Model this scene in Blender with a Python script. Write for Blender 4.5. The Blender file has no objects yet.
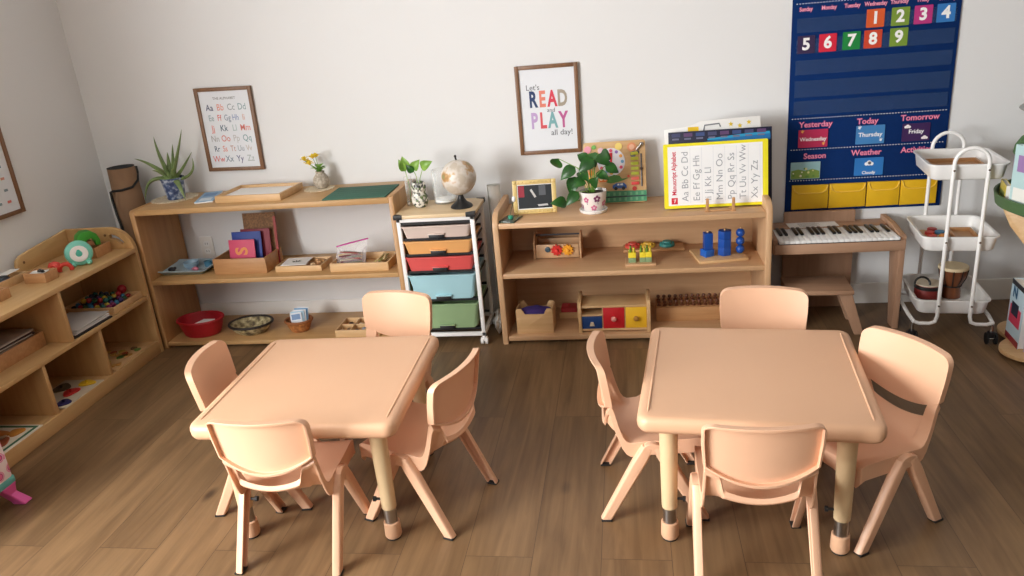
import bpy, bmesh, math, random
from math import sin, cos, pi, radians as R
from mathutils import Vector, Matrix, noise
random.seed(7)
S = bpy.context.scene
COL = S.collection

# ------------------------------------------------------------------ materials
def lin(c):
    out = []
    for v in c[:3]:
        v /= 255.0
        out.append(v/12.92 if v <= .04045 else ((v+.055)/1.055)**2.4)
    return (*out, 1.0)

def newmat(name):
    m = bpy.data.materials.new(name); m.use_nodes = True
    return m, m.node_tree.nodes, m.node_tree.links, m.node_tree.nodes['Principled BSDF']

def plain(name, rgb, rough=.5, metal=0, var=.04, scale=8, bump=0, bscale=200, spec=.5, trans=0, emit=None, coat=0):
    """procedural material: base colour with a gentle noise variation"""
    m, N, L, b = newmat(name)
    tc = N.new('ShaderNodeTexCoord'); nz = N.new('ShaderNodeTexNoise')
    nz.inputs['Scale'].default_value = scale; nz.inputs['Detail'].default_value = 3
    L.new(tc.outputs['Object'], nz.inputs['Vector'])
    mx = N.new('ShaderNodeMix'); mx.data_type = 'RGBA'
    c = lin(rgb)
    mx.inputs[6].default_value = tuple(v*(1-var) for v in c[:3])+(1,)
    mx.inputs[7].default_value = tuple(min(1, v*(1+var)) for v in c[:3])+(1,)
    L.new(nz.outputs['Fac'], mx.inputs[0]); L.new(mx.outputs[2], b.inputs['Base Color'])
    b.inputs['Roughness'].default_value = rough; b.inputs['Metallic'].default_value = metal
    b.inputs['Specular IOR Level'].default_value = spec
    b.inputs['Transmission Weight'].default_value = trans
    b.inputs['Coat Weight'].default_value = coat
    if bump:
        n2 = N.new('ShaderNodeTexNoise'); n2.inputs['Scale'].default_value = bscale
        L.new(tc.outputs['Object'], n2.inputs['Vector'])
        bp = N.new('ShaderNodeBump'); bp.inputs['Strength'].default_value = bump; bp.inputs['Distance'].default_value = .003
        L.new(n2.outputs['Fac'], bp.inputs['Height']); L.new(bp.outputs['Normal'], b.inputs['Normal'])
    return m

def wood(name, c1, c2, axis=0, rough=.45, scale=1.0):
    """wood grain stretched along an object axis"""
    m, N, L, b = newmat(name)
    tc = N.new('ShaderNodeTexCoord'); mp = N.new('ShaderNodeMapping')
    s = [26*scale]*3; s[axis] = 1.6*scale
    mp.inputs['Scale'].default_value = s
    L.new(tc.outputs['Object'], mp.inputs['Vector'])
    nz = N.new('ShaderNodeTexNoise'); nz.inputs['Scale'].default_value = 1; nz.inputs['Detail'].default_value = 6
    nz.inputs['Distortion'].default_value = .6; nz.inputs['Roughness'].default_value = .62
    L.new(mp.outputs['Vector'], nz.inputs['Vector'])
    cr = N.new('ShaderNodeValToRGB'); e = cr.color_ramp.elements
    e[0].position = .3; e[0].color = lin(c2); e[1].position = .7; e[1].color = lin(c1)
    L.new(nz.outputs['Fac'], cr.inputs['Fac']); L.new(cr.outputs['Color'], b.inputs['Base Color'])
    b.inputs['Roughness'].default_value = rough
    bp = N.new('ShaderNodeBump'); bp.inputs['Strength'].default_value = .08; bp.inputs['Distance'].default_value = .002
    L.new(nz.outputs['Fac'], bp.inputs['Height']); L.new(bp.outputs['Normal'], b.inputs['Normal'])
    return m

def blotch(name, cols, scale=20, rough=.6, voronoi=False, lo=.35, hi=.65):
    """several colours in noise / cell patches"""
    m, N, L, b = newmat(name)
    tc = N.new('ShaderNodeTexCoord')
    if voronoi:
        nz = N.new('ShaderNodeTexVoronoi'); out = nz.outputs['Color']
        sp = N.new('ShaderNodeSeparateColor')
        L.new(nz.outputs['Color'], sp.inputs[0]); fac = sp.outputs[0]; lo, hi = 0, 1
    else:
        nz = N.new('ShaderNodeTexNoise'); nz.inputs['Detail'].default_value = 4; fac = nz.outputs['Fac']
    nz.inputs['Scale'].default_value = scale
    L.new(tc.outputs['Object'], nz.inputs['Vector'])
    cr = N.new('ShaderNodeValToRGB'); cr.color_ramp.interpolation = 'CONSTANT' if voronoi else 'LINEAR'
    e = cr.color_ramp.elements
    while len(e) < len(cols): e.new(.5)
    for i, c in enumerate(cols):
        e[i].position = lo+(hi-lo)*i/(len(cols) if voronoi else max(1, len(cols)-1)); e[i].color = lin(c)
    L.new(fac, cr.inputs['Fac']); L.new(cr.outputs['Color'], b.inputs['Base Color'])
    b.inputs['Roughness'].default_value = rough
    return m

def glass(name, rgb=(250, 252, 252), rough=.02, alpha=.18):
    """thin clear wall: mostly see-through with a glossy skin"""
    m, N, L, b = newmat(name)
    b.inputs['Base Color'].default_value = lin(rgb); b.inputs['Roughness'].default_value = rough
    b.inputs['Alpha'].default_value = alpha
    lw = N.new('ShaderNodeLayerWeight'); lw.inputs['Blend'].default_value = .35
    mr = N.new('ShaderNodeMapRange'); mr.inputs['To Min'].default_value = alpha; mr.inputs['To Max'].default_value = min(1, alpha+.5)
    L.new(lw.outputs['Facing'], mr.inputs['Value']); L.new(mr.outputs['Result'], b.inputs['Alpha'])
    return m

def floor_mat():
    m, N, L, b = newmat('oak_plank_floor')
    tc = N.new('ShaderNodeTexCoord'); mp = N.new('ShaderNodeMapping')
    mp.inputs['Rotation'].default_value = (0, 0, R(90)); mp.inputs['Location'].default_value = (.3, .124, 0)
    L.new(tc.outputs['Object'], mp.inputs['Vector'])
    br = N.new('ShaderNodeTexBrick'); br.offset = .43; br.offset_frequency = 2
    br.inputs['Scale'].default_value = 1; br.inputs['Brick Width'].default_value = 1.35; br.inputs['Row Height'].default_value = .19
    br.inputs['Mortar Size'].default_value = .0012; br.inputs['Mortar Smooth'].default_value = .3; br.inputs['Bias'].default_value = 0
    br.inputs['Color1'].default_value = (0, 0, 0, 1); br.inputs['Color2'].default_value = (1, 1, 1, 1); br.inputs['Mortar'].default_value = (.5, .5, .5, 1)
    L.new(mp.outputs['Vector'], br.inputs['Vector'])
    # per-plank offset for the grain
    vs = N.new('ShaderNodeVectorMath'); vs.operation = 'MULTIPLY_ADD'
    vs.inputs[1].default_value = (7, 13, 5)
    L.new(br.outputs['Color'], vs.inputs[0]); L.new(tc.outputs['Object'], vs.inputs[2])
    g = N.new('ShaderNodeMapping'); g.inputs['Scale'].default_value = (30, 1.7, 1)
    L.new(vs.outputs[0], g.inputs['Vector'])
    nz = N.new('ShaderNodeTexNoise'); nz.inputs['Scale'].default_value = 1; nz.inputs['Detail'].default_value = 7
    nz.inputs['Roughness'].default_value = .6; nz.inputs['Distortion'].default_value = 1.1
    L.new(g.outputs['Vector'], nz.inputs['Vector'])
    g2 = N.new('ShaderNodeMapping'); g2.inputs['Scale'].default_value = (7, 1.1, 1)
    L.new(vs.outputs[0], g2.inputs['Vector'])
    n2 = N.new('ShaderNodeTexNoise'); n2.inputs['Scale'].default_value = 1; n2.inputs['Detail'].default_value = 3; n2.inputs['Distortion'].default_value = 1.5
    L.new(g2.outputs['Vector'], n2.inputs['Vector'])
    ad = N.new('ShaderNodeMath'); ad.operation = 'MULTIPLY_ADD'; ad.inputs[1].default_value = .55
    L.new(nz.outputs['Fac'], ad.inputs[0])
    m2 = N.new('ShaderNodeMath'); m2.operation = 'MULTIPLY'; m2.inputs[1].default_value = .45
    L.new(n2.outputs['Fac'], m2.inputs[0]); L.new(m2.outputs[0], ad.inputs[2])
    cr = N.new('ShaderNodeValToRGB'); e = cr.color_ramp.elements
    e[0].position = .3; e[0].color = lin(FLOOR_DARK); e[1].position = .68; e[1].color = lin(FLOOR_LIGHT)
    L.new(ad.outputs[0], cr.inputs['Fac'])
    # plank to plank tone
    hs = N.new('ShaderNodeHueSaturation')
    mr = N.new('ShaderNodeMapRange'); mr.inputs['To Min'].default_value = .86; mr.inputs['To Max'].default_value = 1.12
    sp = N.new('ShaderNodeSeparateColor'); L.new(br.outputs['Color'], sp.inputs[0])
    L.new(sp.outputs[0], mr.inputs['Value']); L.new(mr.outputs['Result'], hs.inputs['Value'])
    L.new(cr.outputs['Color'], hs.inputs['Color'])
    mx = N.new('ShaderNodeMix'); mx.data_type = 'RGBA'
    L.new(br.outputs['Fac'], mx.inputs[0]); L.new(hs.outputs['Color'], mx.inputs[6]); mx.inputs[7].default_value = lin((84, 64, 46))
    # knots
    vo = N.new('ShaderNodeTexVoronoi'); vo.inputs['Scale'].default_value = 1
    g3 = N.new('ShaderNodeMapping'); g3.inputs['Scale'].default_value = (3.2, 1.5, 1); g3.inputs['Location'].default_value = (.37, .21, 0)
    L.new(tc.outputs['Object'], g3.inputs['Vector']); L.new(g3.outputs['Vector'], vo.inputs['Vector'])
    kr = N.new('ShaderNodeValToRGB'); kr.color_ramp.elements[0].position = .02; kr.color_ramp.elements[0].color = (.75, .75, .75, 1)
    kr.color_ramp.elements[1].position = .075; kr.color_ramp.elements[1].color = (0, 0, 0, 1)
    L.new(vo.outputs['Distance'], kr.inputs['Fac'])
    mk = N.new('ShaderNodeMix'); mk.data_type = 'RGBA'
    L.new(kr.outputs['Color'], mk.inputs[0]); L.new(mx.outputs[2], mk.inputs[6]); mk.inputs[7].default_value = lin((58, 42, 32))
    L.new(mk.outputs[2], b.inputs['Base Color'])
    b.inputs['Roughness'].default_value = .42; b.inputs['Specular IOR Level'].default_value = .4
    bp = N.new('ShaderNodeBump'); bp.inputs['Strength'].default_value = .15; bp.inputs['Distance'].default_value = .002
    L.new(nz.outputs['Fac'], bp.inputs['Height']); L.new(bp.outputs['Normal'], b.inputs['Normal'])
    return m

FLOOR_DARK, FLOOR_LIGHT = (92, 69, 47), (138, 109, 77)
M = {}
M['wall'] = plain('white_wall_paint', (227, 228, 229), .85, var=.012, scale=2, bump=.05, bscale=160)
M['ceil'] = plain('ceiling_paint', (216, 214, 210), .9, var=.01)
M['wall_far'] = plain('greyed_unseen_wall', (150, 147, 143), .9, var=.01)  # unseen walls, darkened to lower the bounce light
M['trim'] = plain('trim_paint', (228, 226, 222), .5, var=.01)
M['floor'] = floor_mat()
M['peach'] = plain('peach_plastic', (219, 175, 141), .42, var=.02, scale=5, bump=.04, bscale=700)
M['peachchair'] = plain('peach_chair_plastic', (225, 180, 148), .4, var=.015, scale=5, bump=.03, bscale=700)
M['cream'] = plain('cream_leg_plastic', (214, 188, 148), .45, var=.02)
M['chrome'] = plain('chrome', (190, 188, 186), .18, metal=1, var=.01)
M['darkchrome'] = plain('dark_steel', (176, 172, 168), .3, metal=1, var=.02)
M['black'] = plain('black_plastic', (22, 22, 24), .45, var=.05)
M['rubber'] = plain('black_rubber', (28, 27, 27), .75, var=.05)
M['oak'] = wood('honey_oak', (198, 158, 108), (178, 138, 88), 0)
M['oakv'] = wood('honey_oak_upright', (190, 146, 96), (168, 124, 77), 2)
M['maple'] = wood('pale_beech', (208, 170, 130), (190, 149, 110), 0)
M['maplev'] = wood('pale_beech_upright', (208, 170, 131), (192, 152, 113), 2)
M['birch'] = wood('birch_ply', (208, 171, 120), (192, 153, 102), 1)
M['birchv'] = wood('birch_ply_upright', (204, 165, 113), (186, 147, 96), 2)
M['lightwood'] = wood('light_wood', (218, 182, 136), (201, 161, 112), 0, scale=2)
M['midwood'] = wood('mid_wood', (196, 150, 104), (176, 127, 82), 0, scale=2)
M['frame'] = wood('walnut_frame', (134, 96, 66), (110, 76, 50), 2, scale=2)
M['toplam'] = wood('pale_top', (222, 198, 160), (208, 180, 140), 0, scale=1.5)
M['white'] = plain('white_plastic', (236, 236, 235), .35, var=.01)
M['paper'] = plain('white_paper', (238, 238, 236), .8, var=.01)
M['whitemetal'] = plain('white_enamel', (238, 238, 237), .3, var=.01)
M['print'] = plain('print_paper', (226, 230, 236), .55, var=.01)
M['navy'] = plain('navy_fabric', (4, 42, 98), .9, spec=.2, var=.1, scale=60, bump=.1, bscale=500)
M['green_leaf'] = blotch('leaf_green', [(32, 78, 30), (64, 122, 46)], 18, .4)
M['pothos'] = blotch('pothos_green', [(20, 62, 22), (44, 98, 34)], 14, .35)
M['lime_leaf'] = blotch('young_leaf_green', [(88, 136, 48), (140, 178, 76)], 16, .4)
M['aloe'] = blotch('aloe_green', [(104, 124, 78), (128, 150, 92)], 20, .4)
M['soil'] = blotch('soil', [(40, 28, 20), (70, 52, 38)], 60, .95)

_pc = {}
def C(r, g, b, rough=.5, **k):
    key = (r, g, b, rough, tuple(sorted(k.items())))
    if key not in _pc: _pc[key] = plain('colour_%d_%d_%d' % (r, g, b), (r, g, b), rough, **k)
    return _pc[key]

# ------------------------------------------------------------------ mesh building
_textcache = {}
class MB:
    def __init__(s): s.v = []; s.f = []; s.mi = []; s.mats = []
    def m(s, mat):
        if mat not in s.mats: s.mats.append(mat)
        return s.mats.index(mat)
    def add(s, verts, faces, mat, T=None):
        o = len(s.v); k = s.m(mat)
        for p in verts:
            p = Vector(p)
            s.v.append(tuple(T @ p) if T is not None else tuple(p))
        for f in faces: s.f.append([o+i for i in f]); s.mi.append(k)
    def bm(s, b, mat, T=None):
        b.verts.index_update()
        s.add([v.co.copy() for v in b.verts], [[v.index for v in f.verts] for f in b.faces], mat, T); b.free()
    def box(s, x0, x1, y0, y1, z0, z1, mat, bev=0, T=None, seg=2, taper=None):
        b = bmesh.new(); bmesh.ops.create_cube(b, size=1)
        for v in b.verts:
            t = 1 if taper is None or v.co.z > 0 else taper
            v.co = Vector(((x0+x1)/2+v.co.x*(x1-x0)*t, (y0+y1)/2+v.co.y*(y1-y0)*t, (z0+z1)/2+v.co.z*(z1-z0)))
        if bev: bmesh.ops.bevel(b, geom=b.edges[:], offset=bev, segments=seg, affect='EDGES', profile=.5, clamp_overlap=True)
        s.bm(b, mat, T)
    def prism(s, poly, axis, a0, a1, mat, bev=0, T=None):
        """extrude a 2-D polygon along axis ('x': poly is (y,z); 'y': (x,z); 'z': (x,y))"""
        def P(p, a): return {'x': (a, p[0], p[1]), 'y': (p[0], a, p[1]), 'z': (p[0], p[1], a)}[axis]
        b = bmesh.new()
        A = [b.verts.new(P(p, a0)) for p in poly]; B = [b.verts.new(P(p, a1)) for p in poly]
        n = len(poly)
        b.faces.new(A[::-1]); b.faces.new(B)
        for i in range(n): b.faces.new((A[i], A[(i+1) % n], B[(i+1) % n], B[i]))
        bmesh.ops.recalc_face_normals(b, faces=b.faces[:])
        if bev:
            ed = [e for e in b.edges if (e.verts[0] in A) == (e.verts[1] in A)]
            bmesh.ops.bevel(b, geom=ed, offset=bev, segments=2, affect='EDGES', profile=.5, clamp_overlap=True)
        s.bm(b, mat, T)
    def tube(s, pts, rad, mat, n=10, cap=True, T=None, closed=False, flat=None):
        pts = [Vector(p) for p in pts]; k = len(pts)
        rad = [rad]*k if isinstance(rad, (int, float)) else rad
        V = []; F = []; up = None
        for i, p in enumerate(pts):
            if closed: d = pts[(i+1) % k]-pts[i-1]
            else: d = (pts[min(i+1, k-1)]-pts[max(i-1, 0)])
            d.normalize()
            if up is None:
                up = Vector((0, 0, 1)) if abs(d.z) < .9 else Vector((1, 0, 0))
            a = d.cross(up)
            if a.length < 1e-6: a = d.orthogonal()
            a.normalize(); bb = a.cross(d).normalized(); up = bb
            fl = flat or 1
            for j in range(n):
                t = 2*pi*j/n
                V.append(p+(a*cos(t)+bb*sin(t)*fl)*rad[i])
        m = k if closed else k-1
        for i in range(m):
            for j in range(n):
                i2 = (i+1) % k
                F.append((i*n+j, i*n+(j+1) % n, i2*n+(j+1) % n, i2*n+j))
        if cap and not closed: F.append(tuple(range(n))[::-1]); F.append(tuple((k-1)*n+j for j in range(n)))
        s.add(V, [tuple(reversed(f)) for f in F], mat, T)
    def lathe(s, prof, mat, n=24, T=None, sx=1, sy=1, wob=None):
        V = []; F = []; k = len(prof)
        for i, (r, z) in enumerate(prof):
            for j in range(n):
                t = 2*pi*j/n; rr = max(r, 1e-5)*(1 if wob is None else wob(t, i))
                V.append((rr*cos(t)*sx, rr*sin(t)*sy, z))
        for i in range(k-1):
            for j in range(n): F.append((i*n+j, i*n+(j+1) % n, (i+1)*n+(j+1) % n, (i+1)*n+j))
        if prof[0][0] > 1e-4: F.append(tuple(range(n))[::-1])
        if prof[-1][0] > 1e-4: F.append(tuple((k-1)*n+j for j in range(n)))
        s.add(V, F, mat, T)
    def ball(s, c, r, mat, n=16, sc=(1, 1, 1), T=None):
        b = bmesh.new(); bmesh.ops.create_uvsphere(b, u_segments=n, v_segments=max(6, n*2//3), radius=r)
        for v in b.verts: v.co = Vector((v.co.x*sc[0]+c[0], v.co.y*sc[1]+c[1], v.co.z*sc[2]+c[2]))
        s.bm(b, mat, T)
    def cyl(s, c, r, z0, z1, mat, n=20, bev=0, T=None):
        if bev: s.lathe([(0, z0), (r-bev, z0), (r, z0+bev), (r, z1-bev), (r-bev, z1), (0, z1)], mat, n, (T or Matrix())@Matrix.Translation((c[0], c[1], 0)))
        else: s.lathe([(0, z0), (r, z0), (r, z1), (0, z1)], mat, n, (T or Matrix())@Matrix.Translation((c[0], c[1], 0)))
    def quad(s, pts, mat, T=None): s.add(pts, [tuple(range(len(pts)))], mat, T)
    def text(s, txt, size, mat, T, bold=0.0, align='CENTER', depth=.0006, shear=0, xs=1):
        """glyph outlines lying in the local xy plane of T, raised along its z"""
        key = (txt, bold, align, shear)
        if key not in _textcache:
            cu = bpy.data.curves.new('glyphs', 'FONT'); cu.body = txt; cu.size = 1; cu.align_x = align; cu.align_y = 'CENTER'
            cu.offset = bold; cu.resolution_u = 3; cu.shear = shear
            ob = bpy.data.objects.new('glyphs', cu); COL.objects.link(ob)
            dg = bpy.context.evaluated_depsgraph_get()
            me = bpy.data.meshes.new_from_object(ob.evaluated_get(dg))
            _textcache[key] = ([v.co.copy() for v in me.vertices], [tuple(p.vertices) for p in me.polygons])
            bpy.data.objects.remove(ob); bpy.data.curves.remove(cu); bpy.data.meshes.remove(me)
        V, F = _textcache[key]
        s.add([(p.x*size*xs, p.y*size, depth) for p in V], F, mat, T)
    def build(s, name, parent=None, loc=None, rot=None, sharp=35, bevel=0, subsurf=0):
        me = bpy.data.meshes.new(name)
        me.from_pydata(s.v, [], s.f)
        for mt in s.mats: me.materials.append(mt)
        me.polygons.foreach_set('material_index', s.mi)
        b = bmesh.new(); b.from_mesh(me)
        bmesh.ops.remove_doubles(b, verts=b.verts[:], dist=1e-6)
        bmesh.ops.recalc_face_normals(b, faces=b.faces[:]) if not getattr(s, 'keep', False) else None
        for f in b.faces: f.smooth = True
        for e in b.edges:
            e.smooth = e.is_manifold and e.calc_face_angle(0) < R(sharp)
        b.to_mesh(me); b.free(); me.update()
        o = bpy.data.objects.new(name, me); COL.objects.link(o)
        if parent is not None: o.parent = parent
        if loc is not None: o.location = loc
        if rot is not None: o.rotation_euler = rot
        if bevel:
            md = o.modifiers.new('bevel', 'BEVEL'); md.width = bevel; md.segments = 2; md.limit_method = 'ANGLE'; md.angle_limit = R(40)
        if subsurf:
            md = o.modifiers.new('smooth', 'SUBSURF'); md.levels = md.render_levels = subsurf
        return o

def tag(o, label, cat, group=None, kind=None):
    o['label'] = label; o['category'] = cat
    if group: o['group'] = group
    if kind: o['kind'] = kind
    return o
def thing(name, label, cat, loc=(0, 0, 0), rz=0, group=None, rot=None):
    o = bpy.data.objects.new(name, None); COL.objects.link(o); o.empty_display_size = .05
    o.location = loc; o.rotation_euler = rot or (0, 0, rz)
    return tag(o, label, cat, group)
def struct(mb, name, **k):
    o = mb.build(name, **k); o['kind'] = 'structure'; o['category'] = name.split('_')[0]; o['label'] = STRUCT[name]; return o
def dup(root, loc, rz, label, group=None, rot=None):
    r = root.copy(); COL.objects.link(r); r.location = loc; r.rotation_euler = rot or (0, 0, rz); r['label'] = label
    if group: r['group'] = group
    for ch in list(root.children):
        c = ch.copy(); COL.objects.link(c); c.parent = r
        for g in list(ch.children):
            d = g.copy(); COL.objects.link(d); d.parent = c
    return r
def rrect(x0, x1, y0, y1, r, n=5):
    P = []
    for cx, cy, a in ((x1-r, y1-r, 0), (x0+r, y1-r, 90), (x0+r, y0+r, 180), (x1-r, y0+r, 270)):
        for i in range(n+1):
            t = R(a+90*i/n); P.append((cx+r*cos(t), cy+r*sin(t)))
    return P
def tray(mb, x0, x1, y0, y1, z0, h, t, mat, floor_mat=None, bev=.0015, ft=None):
    """open box: four walls and a bottom"""
    ft = ft or t
    mb.box(x0, x1, y0, y0+t, z0, z0+h, mat, bev); mb.box(x0, x1, y1-t, y1, z0, z0+h, mat, bev)
    mb.box(x0, x0+t, y0+t, y1-t, z0, z0+h, mat, bev); mb.box(x1-t, x1, y0+t, y1-t, z0, z0+h, mat, bev)
    mb.box(x0+t, x1-t, y0+t, y1-t, z0, z0+ft, floor_mat or mat)
TXZ = Matrix.Rotation(R(90), 4, 'X')           # glyph plane upright, facing -y
def wallT(x, y, z, tilt=0): return Matrix.Translation((x, y, z)) @ TXZ @ Matrix.Rotation(tilt, 4, 'Z')

# ------------------------------------------------------------------ setting
RX, RY, RZ = 7.2, -7.6, 2.6
STRUCT = {'floor': 'brown oak plank floor of the room', 'ceiling': 'white ceiling above the room',
          'wall_back': 'off-white wall behind the shelves and the piano', 'wall_left': 'off-white wall beside the cubby shelf',
          'wall_right': 'unseen wall on the right side, greyed to cut bounce light', 'wall_front': 'unseen wall behind the camera, greyed to cut bounce light',
          'baseboard_back': 'white skirting board along the wall behind the shelves', 'baseboard_left': 'white skirting board along the left wall',
          'window_1': 'white window frame in the left wall', 'window_added': 'added white window frame behind the camera for the fill light'}
mb = MB(); mb.box(-.1, RX+.1, RY-.1, .1, -.1, 0, M['floor']); struct(mb, 'floor')
mb = MB(); mb.box(-.1, RX+.1, RY-.1, .1, RZ, RZ+.1, M['ceil']); struct(mb, 'ceiling')
mb = MB(); mb.box(-.1, RX+.1, 0, .1, 0, RZ, M['wall']); struct(mb, 'wall_back')
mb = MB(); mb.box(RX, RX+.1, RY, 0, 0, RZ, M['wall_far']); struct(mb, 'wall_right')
WY0, WY1, WZ0, WZ1 = -4.75, -2.55, .55, 2.15        # window opening in the left wall
mb = MB()
mb.box(-.1, 0, WY1, 0, 0, RZ, M['wall']); mb.box(-.1, 0, RY, WY0, 0, RZ, M['wall'])
mb.box(-.1, 0, WY0, WY1, 0, WZ0, M['wall']); mb.box(-.1, 0, WY0, WY1, WZ1, RZ, M['wall'])
struct(mb, 'wall_left')
VX0, VX1, VZ0, VZ1 = .7, 2.5, .9, 2.1             # added opening behind the camera for the fill light
mb = MB()
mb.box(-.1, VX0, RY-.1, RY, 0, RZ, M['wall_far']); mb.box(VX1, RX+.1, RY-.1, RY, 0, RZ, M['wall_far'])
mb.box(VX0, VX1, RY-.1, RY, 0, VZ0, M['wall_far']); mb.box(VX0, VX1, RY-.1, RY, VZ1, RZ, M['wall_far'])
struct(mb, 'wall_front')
mb = MB()
mb.box(-.08, -.02, WY0, WY0+.05, WZ0, WZ1, M['trim']); mb.box(-.08, -.02, WY1-.05, WY1, WZ0, WZ1, M['trim'])
mb.box(-.08, -.02, WY0, WY1, WZ0, WZ0+.05, M['trim']); mb.box(-.08, -.02, WY0, WY1, WZ1-.05, WZ1, M['trim'])
mb.box(-.08, -.02, (WY0+WY1)/2-.025, (WY0+WY1)/2+.025, WZ0, WZ1, M['trim'])
struct(mb, 'window_1')
mb = MB()
yy = (RY-.08, RY-.02)
mb.box(VX0, VX0+.05, *yy, VZ0, VZ1, M['trim']); mb.box(VX1-.05, VX1, *yy, VZ0, VZ1, M['trim'])
mb.box(VX0, VX1, *yy, VZ0, VZ0+.05, M['trim']); mb.box(VX0, VX1, *yy, VZ1-.05, VZ1, M['trim'])
struct(mb, 'window_added')  # frame added around the opening of the fill light
mb = MB(); mb.prism([(0, 0), (-.014, 0), (-.014, .085), (-.008, .097), (0, .097)], 'x', .014, RX, M['trim']); struct(mb, 'baseboard_back')
mb = MB(); mb.prism([(0, 0), (.014, 0), (.014, .085), (.008, .097), (0, .097)], 'y', RY, 0, M['trim']); struct(mb, 'baseboard_left')

# ------------------------------------------------------------------ tables
TH = .422
def make_table(label):
    t = thing('activity_table', label, 'table', group='square peach tables')
    mb = MB()
    rings = [(.286, TH-.046), (.294, TH-.044), (.299, TH-.034), (.3, TH-.022), (.299, TH-.012), (.295, TH-.005), (.288, TH-.0012), (.28, TH), (.25, TH)]
    V = []; F = []; n = 0
    for s, z in rings:
        r = .034-(.3-s)*.7; r = max(r, .010)
        P = rrect(-s, s, -s, s, r, 6); n = len(P)
        V += [(x, y, z) for x, y in P]
    for i in range(len(rings)-1):
        for j in range(n): F.append((i*n+j, i*n+(j+1) % n, (i+1)*n+(j+1) % n, (i+1)*n+j))
    F.append(tuple(range(n))[::-1]); F.append(tuple((len(rings)-1)*n+j for j in range(n)))
    mb.add(V, F, M['peach']); mb.build('tabletop', t, sharp=50)
    for sx in (-1, 1):
        mb = MB(); mb.tube([(sx*.271, -.262, TH-.0004), (sx*.271, -.25, TH+.0002), (sx*.271, .25, TH+.0002), (sx*.271, .262, TH-.0004)], [.001, .0032, .0032, .001], M['peach'], 10); mb.build('edge_ridge', t)
    for sx in (-1, 1):
        for sy in (-1, 1):
            x, y = sx*.222, sy*.222
            mb = MB(); mb.lathe([(.021, .105), (.0215, .11), (.0255, TH-.05)], M['cream'], 20, Matrix.Translation((x, y, 0)))
            lg = mb.build('leg', t)
            mb = MB(); mb.cyl((x, y), .0185, .05, .108, M['darkchrome']); mb.build('metal_sleeve', lg)
            mb = MB(); mb.lathe([(.0, .006), (.0225, .006), (.025, .012), (.0235, .055), (.021, .057), (0, .057)], M['peach'], 20, Matrix.Translation((x, y, 0))); mb.build('foot', lg)
            mb = MB(); mb.cyl((x, y), .021, 0, .007, M['rubber']); mb.build('foot_pad', lg)
            mb = MB(); mb.tube([(x-sx*.02, y, .132), (x-sx*.038, y, .132)], [.004, .004], M['black'], 8); mb.tube([(x-sx*.036, y, .132), (x-sx*.044, y, .132)], .008, M['black'], 10); mb.build('knob', lg)
    return t
T1 = make_table('square peach table on the left, in front of the long oak shelf')
T1.location = (1.700, -1.523, 0); T1.rotation_euler = (0, 0, .014)
dup(T1, (2.969, -1.524, 0), -.10, 'square peach table on the right, nearest the keyboard')

# ------------------------------------------------------------------ chairs
def pan(pos, U, V, eps_u, eps_v, D, t, mat):
    """a dished plastic panel: pos(u,v,d) is the point at depth d; a rim of depth D runs round it"""
    nu, nv = U, V
    idx = {}; vs = []; fs = []
    def vid(key, p):
        if key not in idx: idx[key] = len(vs); vs.append(p)
        return idx[key]
    us = [(lambda q: q*(1.42-.42*q*q))(-1+2*i/nu) for i in range(nu+1)]; vv = [j/nv for j in range(nv+1)]
    def inn(u, v): return u*(1-eps_u), eps_v+v*(1-2*eps_v)
    Fr = lambda i, j: vid(('f', i, j), pos(us[i], vv[j], 0))
    Bk = lambda i, j: vid(('b', i, j), pos(*inn(us[i], vv[j]), t))
    Ro = lambda i, j: vid(('o', i, j), pos(us[i], vv[j], D))
    Ri = lambda i, j: vid(('i', i, j), pos(*inn(us[i], vv[j]), D))
    for i in range(nu):
        for j in range(nv):
            fs.append((Fr(i, j), Fr(i+1, j), Fr(i+1, j+1), Fr(i, j+1)))
            fs.append((Bk(i, j), Bk(i, j+1), Bk(i+1, j+1), Bk(i+1, j)))
    per = [(i, 0) for i in range(nu)]+[(nu, j) for j in range(nv)]+[(i, nv) for i in range(nu, 0, -1)]+[(0, j) for j in range(nv, 0, -1)]
    for k in range(len(per)):
        a, b = per[k], per[(k+1) % len(per)]
        fs.append((Fr(*a), Ro(*a), Ro(*b), Fr(*b)))
        fs.append((Ro(*a), Ri(*a), Ri(*b), Ro(*b)))
        fs.append((Ri(*a), Bk(*a), Bk(*b), Ri(*b)))
    m = MB(); m.add(vs, fs, mat); return m

def sstep(a, b, x):
    t = max(0, min(1, (x-a)/(b-a))); return t*t*(3-2*t)
def back_bottom(u): return .366-.046*(1-abs(u)**2.0)
def back_pos(u, v, d):
    w = .134+.005*min(1, v*1.6)
    zb = back_bottom(u); zt = .493-.003*u*u
    c = (abs(u)-.80)/.20
    if c > 0: zt -= .024*(1-math.sqrt(max(0, 1-c*c)))
    z = zb+(zt-zb)*v
    h = (z-.29)/.2
    y = -.100-.018*h-.008*h*h-.028*(1-u*u)
    return Vector((u*w, y-d, z+d*.1))
def seat_prof(v):
    # front (0) to rear (1): y, z on the centre line
    K = [(0, .148, .236), (.06, .150, .247), (.16, .132, .2545), (.45, .04, .25), (.66, -.04, .246), (.8, -.085, .249), (.9, -.114, .260), (1, -.136, .285)]
    for a, b in zip(K, K[1:]):
        if v <= b[0]:
            t = (v-a[0])/(b[0]-a[0]); return a[1]+(b[1]-a[1])*t, a[2]+(b[2]-a[2])*t
    return K[-1][1:]
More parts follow.
